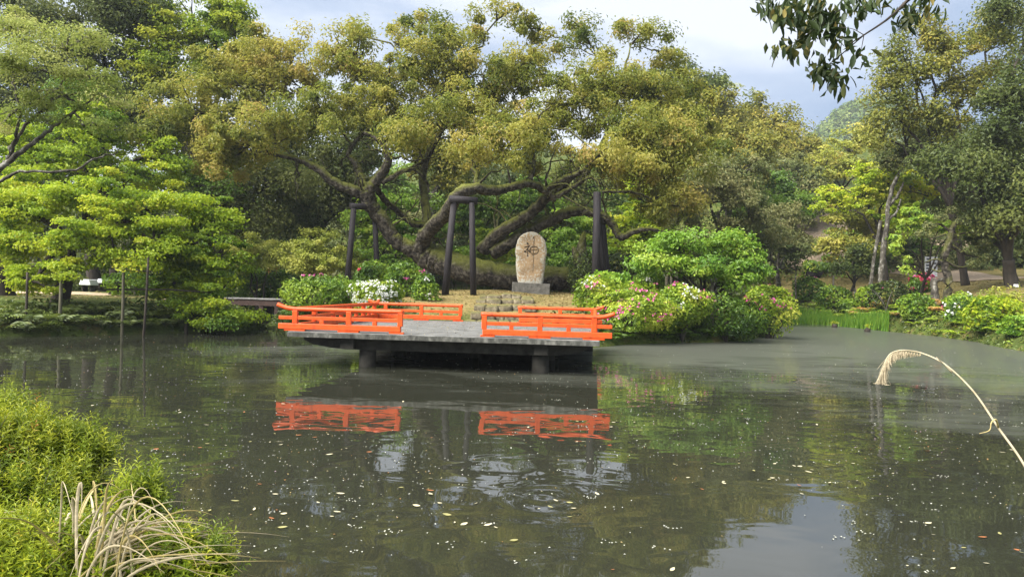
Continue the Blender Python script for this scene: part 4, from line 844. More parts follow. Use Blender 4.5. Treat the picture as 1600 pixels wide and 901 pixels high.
g = Geo(); tube(g, [P(178, 419, 24.6), P(236, 424, 24.4)], .03, 6); tag(g.obj('cross_pole', barkd), 'thin horizontal pole tied between the two tall pond poles, upper one', 'pole')
g = Geo(); tube(g, [P(150, 452, 26), P(262, 452, 25.4), P(330, 457, 26)], .035, 6); tag(g.obj('cross_pole', barkd), 'long horizontal pole low behind the two tall pond poles', 'pole')
for k, (x, d) in enumerate([(350, 26.5), (290, 26.2)]):
    p = P(x, 520, d); g = Geo(); tube(g, [(p[0], p[1], -.5), (p[0] + .03, p[1], .55 + .1 * (k % 2))], .075, 8, wob=.03)
    tag(g.obj('mooring_stump', barkd), 'short dark post in the water under the trailing maple, ' + ('nearer the footbridge' if k == 0 else 'nearer the tall poles'), 'post', 'short posts under the trailing maple')
# timber bridge between bank and island
dark_wood = plain('dark_wood', [(.3, (.03, .018, .014)), (.7, (.09, .055, .045))], 6, .8, .4, stretch=(1, 1, 3))
a, b = P(352, 466, 33.5), P(444, 467, 33.0); a[2] = b[2] = P(400, 467.5, 33.2)[2]
br = empty('footbridge', (a + b) / 2 - (0, 0, .5), 'low dark wooden footbridge between the bank and the island shrubs', 'bridge')
nb_ = 16; dv = (b - a) / nb_
plank_me = None
for k in range(nb_):
    c = a + dv * (k + .5); g = Geo(); box(g, c + (0, .55, .02), (np.linalg.norm(dv) * .93, 1.35, .05), jit=.004)
    g.obj('plank', plain('plank_top', [(.3, (.16, .15, .14)), (.7, (.34, .33, .31))], 5) if k == 0 else bpy.data.materials['plank_top'], br, False)
for off in (0.0, 1.1):
    g = Geo(); bar(g, a + (0, off, -.17), b + (0, off, -.17), .14, .26); g.obj('girder', dark_wood, br, False)
for t in (.12, .62, .88):
    for off in (.05, 1.05):
        c = a + (b - a) * t + (0, off, 0); g = Geo(); bar(g, (c[0], c[1], -.8), (c[0], c[1], c[2] - .3), .2, .2); g.obj('pier', dark_wood, br, False)
# broken rotten stump behind the stone
root = empty('broken_stump', on_ground(910, 35), 'jagged rotten stump wrapped in dead ivy near the side-on timber prop', 'stump')
g = Geo(); p = on_ground(910, 35); tube(g, curve([p - (0, 0, .2), p + (.05, 0, .9), P(908, 385, 35), P(913, 362, 35)], 9), np.linspace(.55, .08, 9), 9, wob=.18)
tube(g, curve([p + (.1, 0, .5), P(899, 398, 35), P(896, 385, 35)], 6), np.linspace(.35, .06, 6), 8, wob=.15); g.obj('wood', bark, root)
lv = Leaves(); n = 2600; u = unit(n); q = p + (0, -.1, 1.1) + u * rng.random((n, 1)) ** .5 * (.9, .7, 1.3); lv.add(q, u + rng.normal(0, .4, u.shape), .15, .07, rng.uniform(0, .8, n)); lv.obj('ivy', LM['cover'], root)
# gnarled pruned tree and knotted stump on the far bank
root = empty('pruned_tree', on_ground(1473, 42), 'mossy gnarled tree with pruned bare stubs in front of the earth path', 'tree')
g = Geo(); f = on_ground(1473, 42)
tube(g, curve([f - (0, 0, .3), P(1477, 480, 42), P(1482, 440, 42), P(1475, 405, 42), P(1484, 375, 42), P(1490, 352, 42), P(1502, 345, 42)], 22), np.linspace(.29, .13, 22), 10, wob=.10)
for pts, r in [([(1482, 375), (1500, 365), (1530, 362)], .12), ([(1478, 408), (1500, 418), (1520, 412)], .09), ([(1484, 382), (1510, 398), (1538, 402)], .12), ([(1478, 412), (1462, 405), (1445, 410)], .08), ([(1486, 362), (1468, 350), (1452, 352)], .10),
               ([(1500, 395), (1525, 385), (1540, 378)], .06), ([(1490, 355), (1496, 340), (1488, 330)], .13), ([(1478, 365), (1455, 372), (1440, 365)], .07), ([(1480, 418), (1468, 425), (1455, 420)], .08)]:
    tube(g, curve([P(x, y, 42 + .3 * i) for i, (x, y) in enumerate(pts)], 8), np.linspace(r, r * .4, 8), 6, wob=.12)
g.obj('trunk', bark, root)
lv = Leaves()
for (x, y) in [(1530, 362), (1520, 412), (1538, 402), (1540, 378), (1452, 352), (1440, 365), (1488, 328), (1515, 390), (1500, 345), (1470, 340)]:
    n = 260; u = unit(n); lv.add(P(x, y, 42) + u * rng.random((n, 1)) ** .5 * (.45, .4, .3), u + (0, 0, .5), .17, .07, rng.uniform(.1, .9, n))
lv.obj('foliage', LM['grey'], root)
root = empty('knotted_stump', on_ground(1457, 43), 'thick knotted bare trunk cut short, standing beside the gnarled tree', 'stump')
g = Geo(); f = on_ground(1460, 43); tube(g, curve([f - (0, 0, .2), P(1462, 475, 43), P(1460, 455, 43), P(1459, 434, 43)], 12), np.array([.72, .65, .56, .52, .46, .44, .40, .38, .36, .30, .34, .2]) * .62, 11, wob=.12)
tube(g, [P(1459, 440, 43), P(1468, 437, 42.8), P(1475, 436, 42.8)], [.13, .11, .09], 7); g.obj('trunk', barkg, root)
for (x0, y0, x1, y1, r, d, lb) in [(1358, 445, 1376, 345, .15, 50, 'shorter mottled trunk bending towards the pale one'), (1340, 462, 1337, 420, .11, 51.5, 'straight grey trunk of the small pine'), (1302, 442, 1306, 405, .09, 53, 'thin twisted trunk by the dark planter')]:
    p0, p1 = P(x0, y0, d), P(x1, y1, d); p0[2] = min(p0[2], gz(p0[0], p0[1])) - .1
    g = Geo(); tube(g, curve([p0, (p0 + p1) / 2 + rng.normal(0, .12, 3), p1], 10), np.linspace(r, r * .7, 10), 8, wob=.08)
    tag(g.obj('tree_trunk', barkg), lb, 'trunk')
g = Geo(); f = on_ground(1385, 44.5)
for q in ([(1385, 500), (1383, 480), (1375, 462)], [(1384, 488), (1388, 470), (1394, 455)], [(1383, 478), (1369, 458), (1360, 452)]):
    tube(g, curve([P(x, y, 44.5) for x, y in q], 7), np.linspace(.05, .02, 7), 5)
tag(g.obj('bare_sapling', barkg), 'thin bare forked sapling above the iris bed', 'sapling')
# signboard
white = plain('white_board', [(.3, (.70, .71, .70)), (.7, (.80, .81, .80))], 3, .5, 0)
sd_ = 56; f = on_ground(1454, sd_); root = empty('signboard', f, 'tall white notice board with columns of small dark pictures beside the path', 'signboard')
top = P(1454, 401, sd_)[2]; bot = P(1454, 433, sd_)[2]; wdt = 19 / F * sd_
g = Geo(); box(g, (f[0], sd_, (top + bot) / 2), (wdt, .06, top - bot)); g.obj('panel', white, root, False)
ink = plain('board_print', [(.3, (.03, .035, .04)), (.7, (.12, .13, .15))], 9, .5, 0)
for cx_ in (-.27, .30):
    for k in range(5 if cx_ < 0 else 3):
        g = Geo(); hh = (top - bot); box(g, (f[0] + cx_ * wdt, sd_ - .034, top - hh * (.12 + k * (.15 if cx_ < 0 else .2))), (wdt * (.30 if cx_ < 0 else .2), .012, hh * .09)); g.obj('picture', ink, root, False)
for s_ in (-.46, .46):
    g = Geo(); box(g, (f[0] + s_ * wdt, sd_ + .05, (f[2] + top) / 2 - .1), (.07, .07, top - f[2] + .2)); g.obj('leg', white, root, False)
sd_ = 40; f = on_ground(1588, sd_); root = empty('name_plate', f, 'small white name plate on a thin stake in front of the dark trunk', 'sign')
z = P(1588, 446, sd_)[2]; g = Geo(); box(g, (f[0], sd_, z), (.30, .03, .16)); g.obj('plate', white, root, False)
g = Geo(); box(g, (f[0], sd_ + .03, (z + f[2]) / 2 - .1), (.04, .03, z - f[2] + .2)); g.obj('stake', stake_m, root, False)
# tan garden wall
wm_ = plain('plaster', [(.3, (.26, .20, .13)), (.7, (.40, .32, .22))], 1.5, .9, .2)
a, b = on_ground(1400, 72), on_ground(1560, 70); root = empty('garden_wall', (a + b) / 2, 'plain tan plaster garden wall beyond the earth path', 'wall')
zt = P(1480, 408, 71)[2]
g = Geo(); bar(g, ((a[0], a[1], (a[2] + zt) / 2 - .3)), ((b[0], b[1], (a[2] + zt) / 2 - .3)), .3, zt - a[2] + .6); g.obj('panel', wm_, root, False)
g = Geo(); bar(g, (a[0], a[1], zt + .08), (b[0], b[1], zt + .08), .5, .12); g.obj('coping', dark_wood, root, False)
# dark trough planter
a = P(1258, 432, 60); root = empty('planter', a, 'dark trough planter holding a round clipped shrub beside the pale path', 'planter')
g = Geo(); c = P(1270, 427, 60); w = 24 / F * 60; prof = [(-.5, .0), (-.42, -.32), (.42, -.32), (.5, 0)]
V = []
for yy in (-.5, .5):
    for (x, z) in prof: V.append(c + (x * w, yy, z * 1.2 + .15))
g.add(V, [(0, 1, 2, 3), (7, 6, 5, 4), (0, 4, 5, 1), (1, 5, 6, 2), (2, 6, 7, 3), (3, 7, 4, 0)]); g.obj('trough', charred, root, False)
for s_ in (-.3, .3):
    g = Geo(); cz = gz(c[0], c[1]); box(g, (c[0] + s_ * w, c[1], (c[2] - .24 + cz) / 2 - .05), (.16, .7, max(.1, c[2] - .24 - cz + .1))); g.obj('foot', charred, root, False)
B('round clipped shrub growing in the dark trough planter', 1269, 418, 60, 12, 8, 'azalight')
# white covered tables beyond the sandy path
for (x, y, w, h, d, lb) in [(139, 441, 18, 9, 40, 'white cloth covered box beside the sandy path'), (162, 439, 9, 7, 41, 'smaller white cloth bundle next to the covered box')]:
    c = P(x, y, d); root = empty('covered_box', (c[0], c[1], gz(c[0], c[1])), lb, 'box'); g = Geo()
    ww, hh = w / F * d / 2, h / F * d / 2; zb = gz(c[0], c[1])
    V = [c + (sx * ww * (.72 if sz > 0 else 1.05), sy * .4, sz * hh) for sz in (-1, 1) for sx, sy in ((-1, -1), (1, -1), (1, 1), (-1, 1))]
    g.add(V, BOXQ); bevel(g.obj('cloth', white, root, False), .04, 2)
    for sx in (-1, 1):
        g = Geo(); box(g, (c[0] + sx * ww * .7, c[1], (zb + c[2] - hh) / 2), (.06, .5, max(.1, c[2] - hh - zb))); g.obj('leg', barkd, root, False)
# little tufted posts in the water
for (x, y, d, lb) in [(1304, 511, 46.0, 'half sunken stump with a green fern tuft in front of the iris bed'), (1355.5, 518, 41.3, 'small half sunken stump near the end of the iris bed')]:
    p = P(x, y, d); p[2] = 0; root = empty('sunken_stump', p, lb, 'stump'); g = Geo()
    tube(g, [p + (0, 0, -.3), p + (0, 0, .1), p + (.02, 0, .24)], [.15, .17, .13], 9, wob=.1); g.obj('wood', barkd, root)
    lv = Leaves(); n = 60 if 'fern' in lb else 22; u = unit(n, 1.); lv.add(p + (0, 0, .3) + u * rng.random((n, 1)) * (.4, .2, .2), unit(n, 1), .16, .05, rng.uniform(.5, 1, n), u); lv.obj('tuft', LM['maple'], root)

# ------------------------------------------------------------------ the walker in red
skin = plain('skin', [(.3, (.45, .28, .2)), (.7, (.5, .32, .23))], 3, .6, 0); red = plain('red_jacket', [(.3, (.55, .05, .03)), (.7, (.68, .09, .05))], 5, .8, .2)
black = plain('black_cloth', [(.3, (.015, .015, .018)), (.7, (.04, .04, .045))], 5, .8, .2)
pd = 41; pp = P(427, 410, pd); gzv = gz(pp[0], pp[1]); hs = pp[2] + .02 - gzv
s = 1.68 / 1.68; f = np.array((pp[0], pp[1], pp[2] + .05 - 1.62))
def skinned(name, verts, edges, radii, mat, parent):
    me = bpy.data.meshes.new(name); me.from_pydata([Vector(v) for v in verts], edges, []); me.materials.append(mat)
    o = bpy.data.objects.new(name, me); COL.objects.link(o); o.parent = parent
    sk = o.modifiers.new('s', 'SKIN'); sk.use_smooth_shade = True
    for i, r in enumerate(radii): me.skin_vertices[0].data[i].radius = (r, r)
    me.skin_vertices[0].data[0].use_root = True
    sb = o.modifiers.new('d', 'SUBSURF'); sb.levels = sb.render_levels = 1; return o
per = empty('person', f, 'person in a red jacket with a black backpack, half hidden by the shrubs', 'person')
V = [(0, 0, .92), (0, 0, 1.1), (0, 0, 1.30), (0, 0, 1.42), (0, -.01, 1.50), (0, -.02, 1.60), (.09, 0, .86), (.10, -.02, .48), (.10, .03, .08), (.10, -.12, .03), (-.09, 0, .86), (-.10, .02, .48), (-.10, .06, .08), (-.10, -.09, .03),
     (.19, 0, 1.38), (.24, .02, 1.12), (.22, -.08, .90), (.21, -.1, .82), (-.19, 0, 1.38), (-.24, .02, 1.12), (-.22, -.08, .90), (-.21, -.1, .82)]
E = [(0, 1), (1, 2), (2, 3), (3, 4), (4, 5), (0, 6), (6, 7), (7, 8), (8, 9), (0, 10), (10, 11), (11, 12), (12, 13), (3, 14), (14, 15), (15, 16), (16, 17), (3, 18), (18, 19), (19, 20), (20, 21)]
Rr = [.13, .12, .14, .10, .05, .10, .09, .065, .045, .04, .09, .065, .045, .04, .055, .045, .035, .03, .055, .045, .035, .03]
skinned('body', V, E, Rr, skin, per)
skinned('jacket', [V[0], V[1], V[2], V[3], V[14], V[15], V[16], V[18], V[19], V[20]], [(0, 1), (1, 2), (2, 3), (3, 4), (4, 5), (5, 6), (3, 7), (7, 8), (8, 9)], [.16, .15, .165, .125, .075, .062, .052, .075, .062, .052], red, per)
skinned('trousers', [V[0], V[6], V[7], V[8], V[10], V[11], V[12]], [(0, 1), (1, 2), (2, 3), (0, 4), (4, 5), (5, 6)], [.14, .105, .08, .06, .105, .08, .06], black, per)
skinned('hair', [(0, .03, 1.62), (0, .02, 1.67)], [(0, 1)], [.11, .08], black, per)
g = Geo(); box(g, f + (0, -.19, 1.22), (.30, .17, .44)); bevel(g.obj('backpack', black, per, False), .05, 3)

# ------------------------------------------------------------------ floating petals and leaves
def floaters(n, dmin, dmax, L0, L1, pw):
    x = []; 
    u = rng.random(n); d = 1 / (1 / dmin + (1 / dmax - 1 / dmin) * u ** pw); px = rng.uniform(-60, 1660, n)
    X = (px - 800) / F * d; s, _ = shore(X, d); k = s < -.12
    return X[k], d[k], rng.uniform(L0, L1, k.sum())
fx_, fy_, fl_ = floaters(5600, 5, 60, .008, .026, .6)
cl_ = np.sin(fx_ * .8 + fy_ * .5) + np.sin(fy_ * .9 - fx_ * .3) + rng.normal(0, .9, len(fx_)); k = cl_ > -.2; fx_, fy_, fl_ = fx_[k], fy_[k], fl_[k] * np.minimum(2.0, .6 + fy_[k] / 16)
lv = Leaves(); n = len(fx_); p = np.stack([fx_, fy_, np.full(n, .004) + rng.random(n) * .004], -1)
lv.add(p, np.array((0, 0, 1.)) + rng.normal(0, .05, (n, 3)), fl_, fl_ * rng.uniform(.5, .95, n), rng.random(n))
o = lv.obj('floating_petals', LM['petal'], None); tag(o, 'pale petals and specks scattered over the pond', 'petals', None, 'stuff')
lv = Leaves(); n = 900; uu_ = rng.uniform(.01, .99, n); vv_ = rng.random(n) ** .7; q = np.array([S(a_, b_, DZ + .004) for a_, b_ in zip(uu_, vv_)])
lv.add(q, np.array((0, 0, 1.)) + rng.normal(0, .1, (n, 3)), rng.uniform(.02, .06, n), rng.uniform(.015, .03, n), rng.random(n)); o = lv.obj('deck_litter', LM['litter'], None); tag(o, 'dry leaf specks scattered over the platform deck', 'litter', None, 'stuff')
# petal clusters: little rosettes
lv = Leaves(); nc = 80; x, y, l = floaters(nc, 5, 20, .03, .05, 1.1)
for i in range(len(x)):
    k = int(rng.integers(4, 9)); q = np.stack([x[i] + rng.normal(0, .05, k), y[i] + rng.normal(0, .035, k), np.full(k, .006)], -1)
    lv.add(q, np.tile((0, 0, 1.), (k, 1)), .022, .018, np.full(k, .5) + rng.normal(0, .1, k))
o = lv.obj('petal_clusters', LM['petal'], None); tag(o, 'little rafts of white petals drifting on the near water', 'petals', None, 'stuff')
lm = {}
for nm, cc in (('cream', (.52, .47, .30)), ('rust', (.34, .13, .045)), ('olive', (.30, .28, .11))):
    lm[nm] = plain('leaf_' + nm, [(.3, tuple(c * .75 for c in cc)), (.7, cc)], 30, .6, .1, spec=.3)
proto = {}
for nm in lm:
    g = Geo(); m_ = 7; t = np.linspace(0, 1, m_); w = np.sin(t * math.pi) ** .8 * .21 + .004
    V = np.concatenate([np.stack([t - .5, w, .05 * (t - .5) ** 2 * 2 + .03], -1), np.stack([t - .5, 0 * w, .05 * (t - .5) ** 2], -1), np.stack([t - .5, -w, .05 * (t - .5) ** 2 * 2 + .03], -1)])
    i = np.arange(m_ - 1); g.add(V, np.concatenate([np.stack([i, i + m_, i + m_ + 1, i + 1], -1), np.stack([i + m_, i + 2 * m_, i + 2 * m_ + 1, i + m_ + 1], -1)]))
    proto[nm] = g.mesh('floating_leaf', lm[nm], True)
x, y, l = floaters(520, 4.9, 12, .028, .085, 1.0)
kk = (np.sin(x * 1.3 + y * 1.1 + 2) + np.sin(y * 2.1 - x * .7) + rng.normal(0, .7, len(x))) > .55; x, y, l = x[kk], y[kk], l[kk]
for i in range(min(len(x), 190)):
    nm = ['cream', 'cream', 'cream', 'rust', 'olive'][int(rng.integers(5))]
    o = bpy.data.objects.new('floating_leaf', proto[nm]); COL.objects.link(o); o.location = (x[i], y[i], .008); o.scale = (l[i],) * 3
    o.rotation_euler = (rng.normal(0, .12), rng.normal(0, .08), rng.normal(0, .6) if rng.random() < .7 else rng.uniform(0, 6.28))
    tag(o, {'cream': 'pale cream fallen leaf floating on the near water', 'rust': 'rust orange fallen leaf floating on the near water', 'olive': 'dull olive fallen leaf floating on the near water'}[nm], 'leaf', {'cream': 'pale leaves floating on the pond', 'rust': 'rusty leaves floating on the pond', 'olive': 'olive leaves floating on the pond'}[nm])

# ------------------------------------------------------------------ near bank: heath-like shrubs, dry grass, plume, overhead branch
def sprig_bush(label, blobs, n, group='feathery shrubs on the near bank'):
    """blobs: (px, py, rx, ry, depth). Many short leafy shoots pointing up and out."""
    Cs = [(P(b[0], b[1], b[4]), b[2] / F * b[4], b[3] / F * b[4]) for b in blobs]
    root = empty('feathery_shrub', (Cs[0][0][0], Cs[0][0][1], gz(Cs[0][0][0], Cs[0][0][1])), label, 'shrub', group)
    lv = Leaves(); tg = Geo(); ar = np.array([c[1] * c[2] for c in Cs]); ar = ar / ar.sum()
    for (C, a, c), fr_ in zip(Cs, ar):
        k = int(n * fr_); u = unit(k, .35); u[:, 1] -= .15; r = rng.random(k) ** .4
        base = C + u * r[:, None] * np.array((a, a * .8, c))
        ax = u * .45 + np.array((0, -.05, .75)) + rng.normal(0, .22, (k, 3)); ax /= np.linalg.norm(ax, axis=1)[:, None]
        ln = rng.uniform(.12, .23, k); st = rng.normal(0, .14, k) + .1 * wob(base[:, 0] * 3, base[:, 2] * 4)
        m_ = 22; tt = np.linspace(.05, 1, m_)
        side = np.cross(ax, rng.normal(size=(k, 3))); side /= np.linalg.norm(side, axis=1)[:, None]; s2 = np.cross(ax, side)
        ph = (np.arange(m_) * 2.4)[None, :] + rng.uniform(0, 6, (k, 1))
        dirs = side[:, None] * np.cos(ph)[..., None] + s2[:, None] * np.sin(ph)[..., None]
        pos = base[:, None] + ax[:, None] * (ln[:, None] * tt[None])[..., None]
        ldir = dirs * .75 + ax[:, None] * .75
        ll = (  .050 * (1 - .5 * tt[None] ** 2) * np.ones((k, 1)))
        pos = pos + ldir * ll[..., None] * .5
        nrm = ax[:, None] * .8 - dirs * .6
        lv.add(pos.reshape(-1, 3), nrm.reshape(-1, 3), ll.ravel(), ll.ravel() * .22, np.clip((.30 + st[:, None] + .28 * tt[None]), 0, .93).ravel() + np.repeat((rng.random(k) < .03) * .2, m_), ldir.reshape(-1, 3))
        for i in range(0, k, 9):
            tube(tg, [base[i] - ax[i] * .25, base[i], base[i] + ax[i] * ln[i]], [.004, .003, .001], 3, cap=False)
        f0 = np.array((C[0], C[1], gz(C[0], C[1])))
        for _ in range(10): limb(tg, f0 + rng.normal(0, .08, 3) * (1, 1, 0), C + unit(1)[0] * (a * .7, a * .6, c * .7), .014, .004, .1, 6, 4)
    tg.obj('stem', twigm, root); lv.obj('foliage', LM['heather'], root); return root
sprig_bush('large yellow green feathery shrub leaning over the near water', [(15, 730, 65, 60, 3.7), (85, 735, 62, 48, 3.8), (35, 820, 75, 70, 3.4), (95, 790, 50, 45, 3.6), (0, 675, 38, 32, 3.9), (-40, 770, 65, 100, 3.5), (135, 725, 30, 24, 3.8)], 2300)
sprig_bush('lower feathery shrub growing around the dry grass tuft', [(60, 900, 100, 60, 3.0), (170, 900, 80, 45, 3.0), (270, 915, 55, 40, 3.0), (222, 805, 26, 34, 3.2), (305, 905, 40, 30, 3.0)], 1500)
straw = plain('straw', [(.3, (.34, .28, .17)), (.7, (.54, .46, .32))], 12, .6, .1, stretch=(1, 1, 3))
straw2 = plain('straw_dull', [(.3, (.30, .22, .08)), (.7, (.48, .40, .18))], 12, .6, .1, stretch=(1, 1, 3))
f0 = P(165, 930, 2.85); root = empty('dry_grass', (f0[0], f0[1], f0[2] - .1), 'tuft of arching straw coloured dry grass blades on the near bank', 'grass tuft')
tips = [((110, 775), (190, 722), 228), ((150, 760), (215, 735), 235), ((180, 760), (255, 780), 330), ((200, 790), (300, 770), 330), ((120, 850), (95, 790), 90), ((170, 830), (205, 810), 250), ((230, 840), (290, 815), 315), ((150, 800), (165, 775), 180)]
for k in range(95):
    a_ = rng.uniform(-1, 1); bx = 150 + rng.normal(0, 30); sp_x = rng.normal(75, 100); Hh = rng.uniform(60, 205) * (1 - min(.45, abs(sp_x - 30) / 420)); tp = rng.uniform(.5, .95)
    d0 = 2.85 + rng.normal(0, .06); d1 = d0 + rng.normal(0, .15); t = np.linspace(0, 1, 14); wv = rng.normal(0, 3)
    pts = np.array([P(bx + sp_x * (q ** 1.5) + wv * math.sin(q * 6), 925 - Hh * (1 - ((q - tp) / tp) ** 2) * (1 if q < tp else 1), d0 + (d1 - d0) * q) for q in t])
    w = np.interp(np.linspace(0, 1, 14), [0, .5, 1], [.004, .0055, .0006]) * rng.uniform(.55, 1.35); tan = np.gradient(pts, axis=0); sd2 = np.cross(tan, (0.2 * a_, 1, .3)); sd2 /= np.linalg.norm(sd2, axis=1)[:, None]
    nm = np.cross(sd2, tan); nm /= np.linalg.norm(nm, axis=1)[:, None]
    V = np.concatenate([pts + sd2 * w[:, None], pts - nm * w[:, None] * .5, pts - sd2 * w[:, None]]); i = np.arange(13)
    g = Geo().add(V, np.concatenate([np.stack([i, i + 1, i + 15, i + 14], -1), np.stack([i + 14, i + 15, i + 29, i + 28], -1)]))
    g.obj('blade', straw if rng.random() < .75 else straw2, root)
# plume
root = empty('pampas_stem', P(1640, 800, 2.3), 'single dry plume grass stem bending over the water with a drooping seed head', 'grass stem')
g = Geo(); sp_ = curve([P(1640, 800, 2.25), P(1598, 722, 2.3), P(1560, 668, 2.35), P(1520, 610, 2.4), P(1475, 568, 2.45), P(1435, 550, 2.5), P(1405, 547, 2.5)], 40)
tube(g, sp_, np.linspace(.0044, .0022, 40), 7); g.obj('stem', straw, root)
pl = Geo(); axis = curve([P(1440, 551, 2.5), P(1412, 547, 2.5), P(1392, 552, 2.5), P(1382, 568, 2.5), P(1379, 590, 2.5)], 30)
for k in range(800):
    t = rng.integers(0, 26); b = axis[t]; ln = rng.uniform(.6, 1.1) * (.015 + .065 * t / 26); e = np.array((rng.normal(-.05 if t > 12 else -.1, .16), rng.normal(0, .2), -1.)); e /= np.linalg.norm(e)
    tn = axis[min(t + 3, 29)] - axis[t]; tn /= np.linalg.norm(tn) + 1e-9
    pts = [b, b + tn * ln * .35 + e * ln * .15, b + tn * ln * .5 + e * ln * .6, b + tn * ln * .5 + e * ln]
    for p_ in pts: p_[2] = max(p_[2], P(1385, 600, 2.5)[2])
    tube(pl, pts, [.0005, .0006, .0007, .0004], 3, cap=False)
tube(pl, axis, np.linspace(.003, .001, 30), 5); o = pl.obj('seed_head', straw, root); o['kind'] = 'stuff'
g = Geo(); tube(g, curve([P(1488, 582, 2.43), P(1476, 570, 2.43), P(1463, 558, 2.42)], 8), np.linspace(.003, .0015, 8), 5); g.obj('leaf', straw, root)
g = Geo(); tube(g, curve([P(1560, 668, 2.35), P(1556, 655, 2.33), P(1549, 660, 2.33), P(1546, 672, 2.33), P(1530, 677, 2.33)], 14), np.linspace(.0035, .001, 14), 5); g.obj('leaf', straw2, root)
# overhead branch
D = 6.0; bl = leafmat('branch_leaf', [(0, (.02, .035, .012)), (.6, (.05, .075, .02)), (.9, (.20, .18, .05)), (1, (.4, .3, .1))], .3, .04)
bleaf = []
for tv in (.15, .45, .7, .95):
    g = Geo(); m_ = 5; t = np.linspace(0, 1, m_); w = np.sin(t * math.pi) ** .8 * .19
    V = np.concatenate([np.stack([t, w, -.25 * t * t + .05], -1), np.stack([t, 0 * w, -.25 * t * t], -1), np.stack([t, -w, -.25 * t * t + .05], -1)]); i = np.arange(m_ - 1)
    g.add(V, np.concatenate([np.stack([i, i + m_, i + m_ + 1, i + 1], -1), np.stack([i + m_, i + 2 * m_, i + 2 * m_ + 1, i + m_ + 1], -1)]))
    me = g.mesh('leaf', bl, True); a = me.attributes.new('tint', 'FLOAT', 'FACE'); a.data.foreach_set('value', np.full(len(me.polygons), tv, np.float32)); bleaf.append(me)
TW = [[(2500, -900, .09), (2000, -450, .06), (1560, -90, .035), (1470, -40, .026), (1425, -5, .018), (1390, 28, .011), (1350, 55, .007), (1325, 70, .004)],
      [(1425, -5, .012), (1370, -30, .010), (1300, -25, .009), (1250, -5, .006), (1205, 15, .003)], [(1350, 55, .006), (1315, 85, .005), (1290, 105, .003), (1275, 120, .002)], [(1370, -30, .008), (1330, 5, .006), (1290, 30, .004), (1260, 55, .003), (1220, 78, .002)],
      [(1470, -40, .012), (1455, -15, .006), (1425, 15, .004), (1412, 35, .002)], [(1350, 55, .004), (1330, 45, .003), (1300, 42, .002)], [(1300, -25, .006), (1275, 10, .004), (1265, 40, .002)], [(1350, 55, .004), (1345, 80, .002), (1340, 92, .001)]]
root = empty('overhanging_branch', P(1560, -90, D), 'dark leafy branch hanging into view above the distant hill', 'branch')
g = Geo()
for tw in TW: tube(g, curve([P(x, y, D + .3 * math.sin(x * .05)) for x, y, r in tw], 20), np.interp(np.linspace(0, 1, 20), np.linspace(0, 1, len(tw)), [q[2] for q in tw]), 5)
g.obj('twig', barkd, root)
org = np.array(root.location); cnt = 0
SP = [(1205, 12, 14), (1225, 20, 22), (1250, 30, 30), (1270, 45, 26), (1235, 5, 22), (1280, 20, 30), (1300, 45, 24), (1265, 65, 14), (1218, 74, 10), (1235, 78, 10), (1330, 10, 24), (1310, 70, 10), (1290, 95, 16), (1280, 110, 24), (1300, 118, 18), (1315, 130, 10), (1300, 25, 24), (1340, 92, 8), (1330, 65, 8),
      (1412, 30, 16), (1425, 20, 14), (1440, 5, 12), (1355, 8, 16), (1380, 0, 14), (1460, 5, 8), (1195, 0, 10), (1270, 0, 24)]
for (x, y, k) in SP:
    for _ in range(int(k * .66)):
        q = P(x + rng.normal(0, 9), y + rng.normal(0, 8), D + .3 * math.sin(x * .05) + rng.normal(0, .12))
        o = bpy.data.objects.new('leaf', bleaf[int(rng.choice(4, p=[.4, .32, .18, .10]))]); COL.objects.link(o); o.parent = root; o.location = q - org
        o.scale = (rng.uniform(.095, .135),) * 3; o.rotation_euler = (rng.normal(0, .6), rng.uniform(.5, 1.35), rng.uniform(0, 6.28)); cnt += 1
lv = Leaves(); n = 0
for (x, y, k) in SP:
    m_ = int(k * .9); q = np.array([P(x + rng.normal(0, 10), y + rng.normal(0, 9), D + .3 * math.sin(x * .05) + rng.normal(0, .15)) for _ in range(m_)])
    dr = rng.normal(0, .6, (m_, 3)); dr[:, 2] -= 1; lv.add(q, rng.normal(size=(m_, 3)), rng.uniform(.09, .13, m_), .042, rng.uniform(0, .85, m_), dr)
lv.obj('leaves', bl, root)
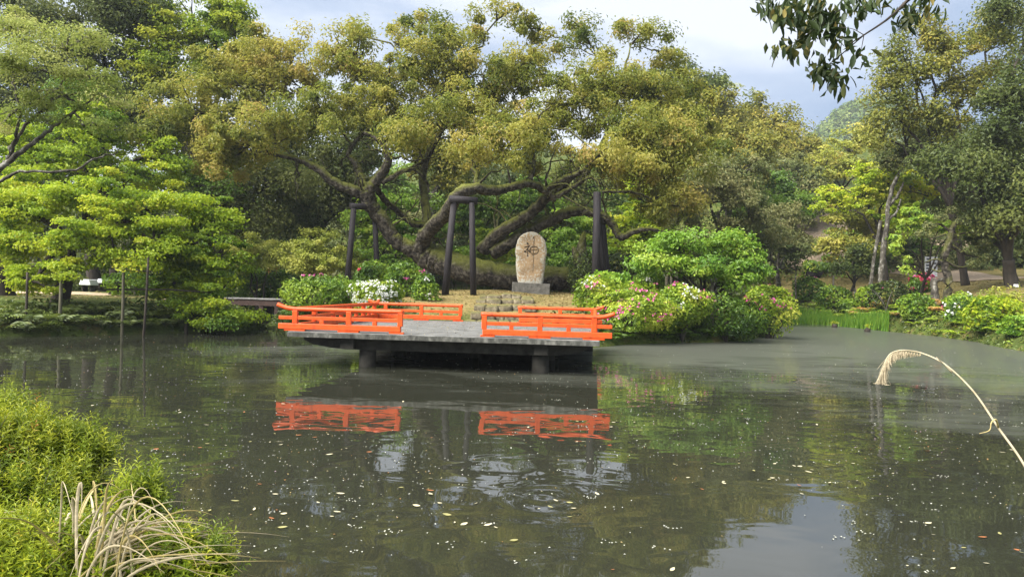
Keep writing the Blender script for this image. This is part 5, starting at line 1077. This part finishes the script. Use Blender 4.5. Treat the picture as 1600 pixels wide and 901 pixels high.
# ferns: rosettes of arching fronds
def ferns(label, spots, mat, size, tint=0):
    lv = Leaves()
    for (x, y) in spots:
        z = max(gz(x, y), 0); nf = int(rng.integers(8, 13)); s_ = size * rng.uniform(.7, 1.25)
        for k in range(nf):
            az = rng.uniform(0, 6.28); t = np.linspace(.12, 1, 11); o_ = np.array((math.cos(az), math.sin(az), 0)); rs = s_ * rng.uniform(.8, 1.2)
            c = np.array((x, y, z)) + o_ * (t * rs)[:, None] + np.stack([0 * t, 0 * t, rs * (1.25 * t - 1.15 * t * t)], -1)
            sd_ = np.array((-o_[1], o_[0], 0)); L = rs * .34 * np.sin(np.clip(t * 2.7 + .35, 0, math.pi)) + .01
            for sg in (-1, 1):
                dr = sg * sd_[None] + o_ * .35 + np.zeros((11, 1)); dr[:, 2] -= .15
                lv.add(c + dr * L[:, None] * .5, np.tile((0, 0, 1.), (11, 1)) + rng.normal(0, .15, (11, 3)) + o_ * t[:, None] * .5, L, L * .30, .5 + tint + rng.normal(0, .1, 11), dr)
    o = lv.obj('ferns', LM[mat], None); tag(o, label, 'ferns', None, 'stuff')
def along(cond, n, s0, s1, bx):
    out = []
    while len(out) < n:
        x, y = rng.uniform(bx[0], bx[1]), rng.uniform(bx[2], bx[3]); s, ii = shore(np.array([x]), np.array([y]))
        if s0 < s[0] < s1 and cond(x, y, ii[0]): out.append((x, y))
    return out
ferns('arching green ferns overhanging the water under the maples', along(lambda x, y, i: not i, 130, .1, 2.2, (-21, -9, 20, 36)), 'cover', .75, .15)
ferns('ferns and fronds on the dark rim of the island', along(lambda x, y, i: i and y < 34 and (x > 3.2 or x < -5.5), 60, .1, .9, (-10, 13, 24, 36)), 'green', .5)
ferns('fresh ferns on the far curving bank', along(lambda x, y, i: not i, 80, .1, 2.4, (19, 28, 24, 58)), 'azalight', .65)
ferns('withered orange fern fronds on the far bank', along(lambda x, y, i: not i and y > 33, 20, .8, 3.2, (21, 29, 33, 56)), 'dryfern', .75)
hz, nt = newmat('haze_air'); pv = N(nt, 'ShaderNodeVolumePrincipled'); pv.inputs['Density'].default_value = .0004; pv.inputs['Color'].default_value = (.86, .93, 1, 1); pv.inputs['Anisotropy'].default_value = .2
oo = N(nt, 'ShaderNodeOutputMaterial'); nt.links.new(pv.outputs[0], oo.inputs['Volume'])
g = Geo(); box(g, (20, 260, 80), (900, 640, 165)); g.v[-1][:, 2] = np.where(g.v[-1][:, 2] < 50, -2.2, 175)
tag(g.obj('haze', hz, None, False), 'faint haze in the air', 'haze', None, 'stuff')
print('leaf triangles', NTRI, 'branch leaves', cnt)
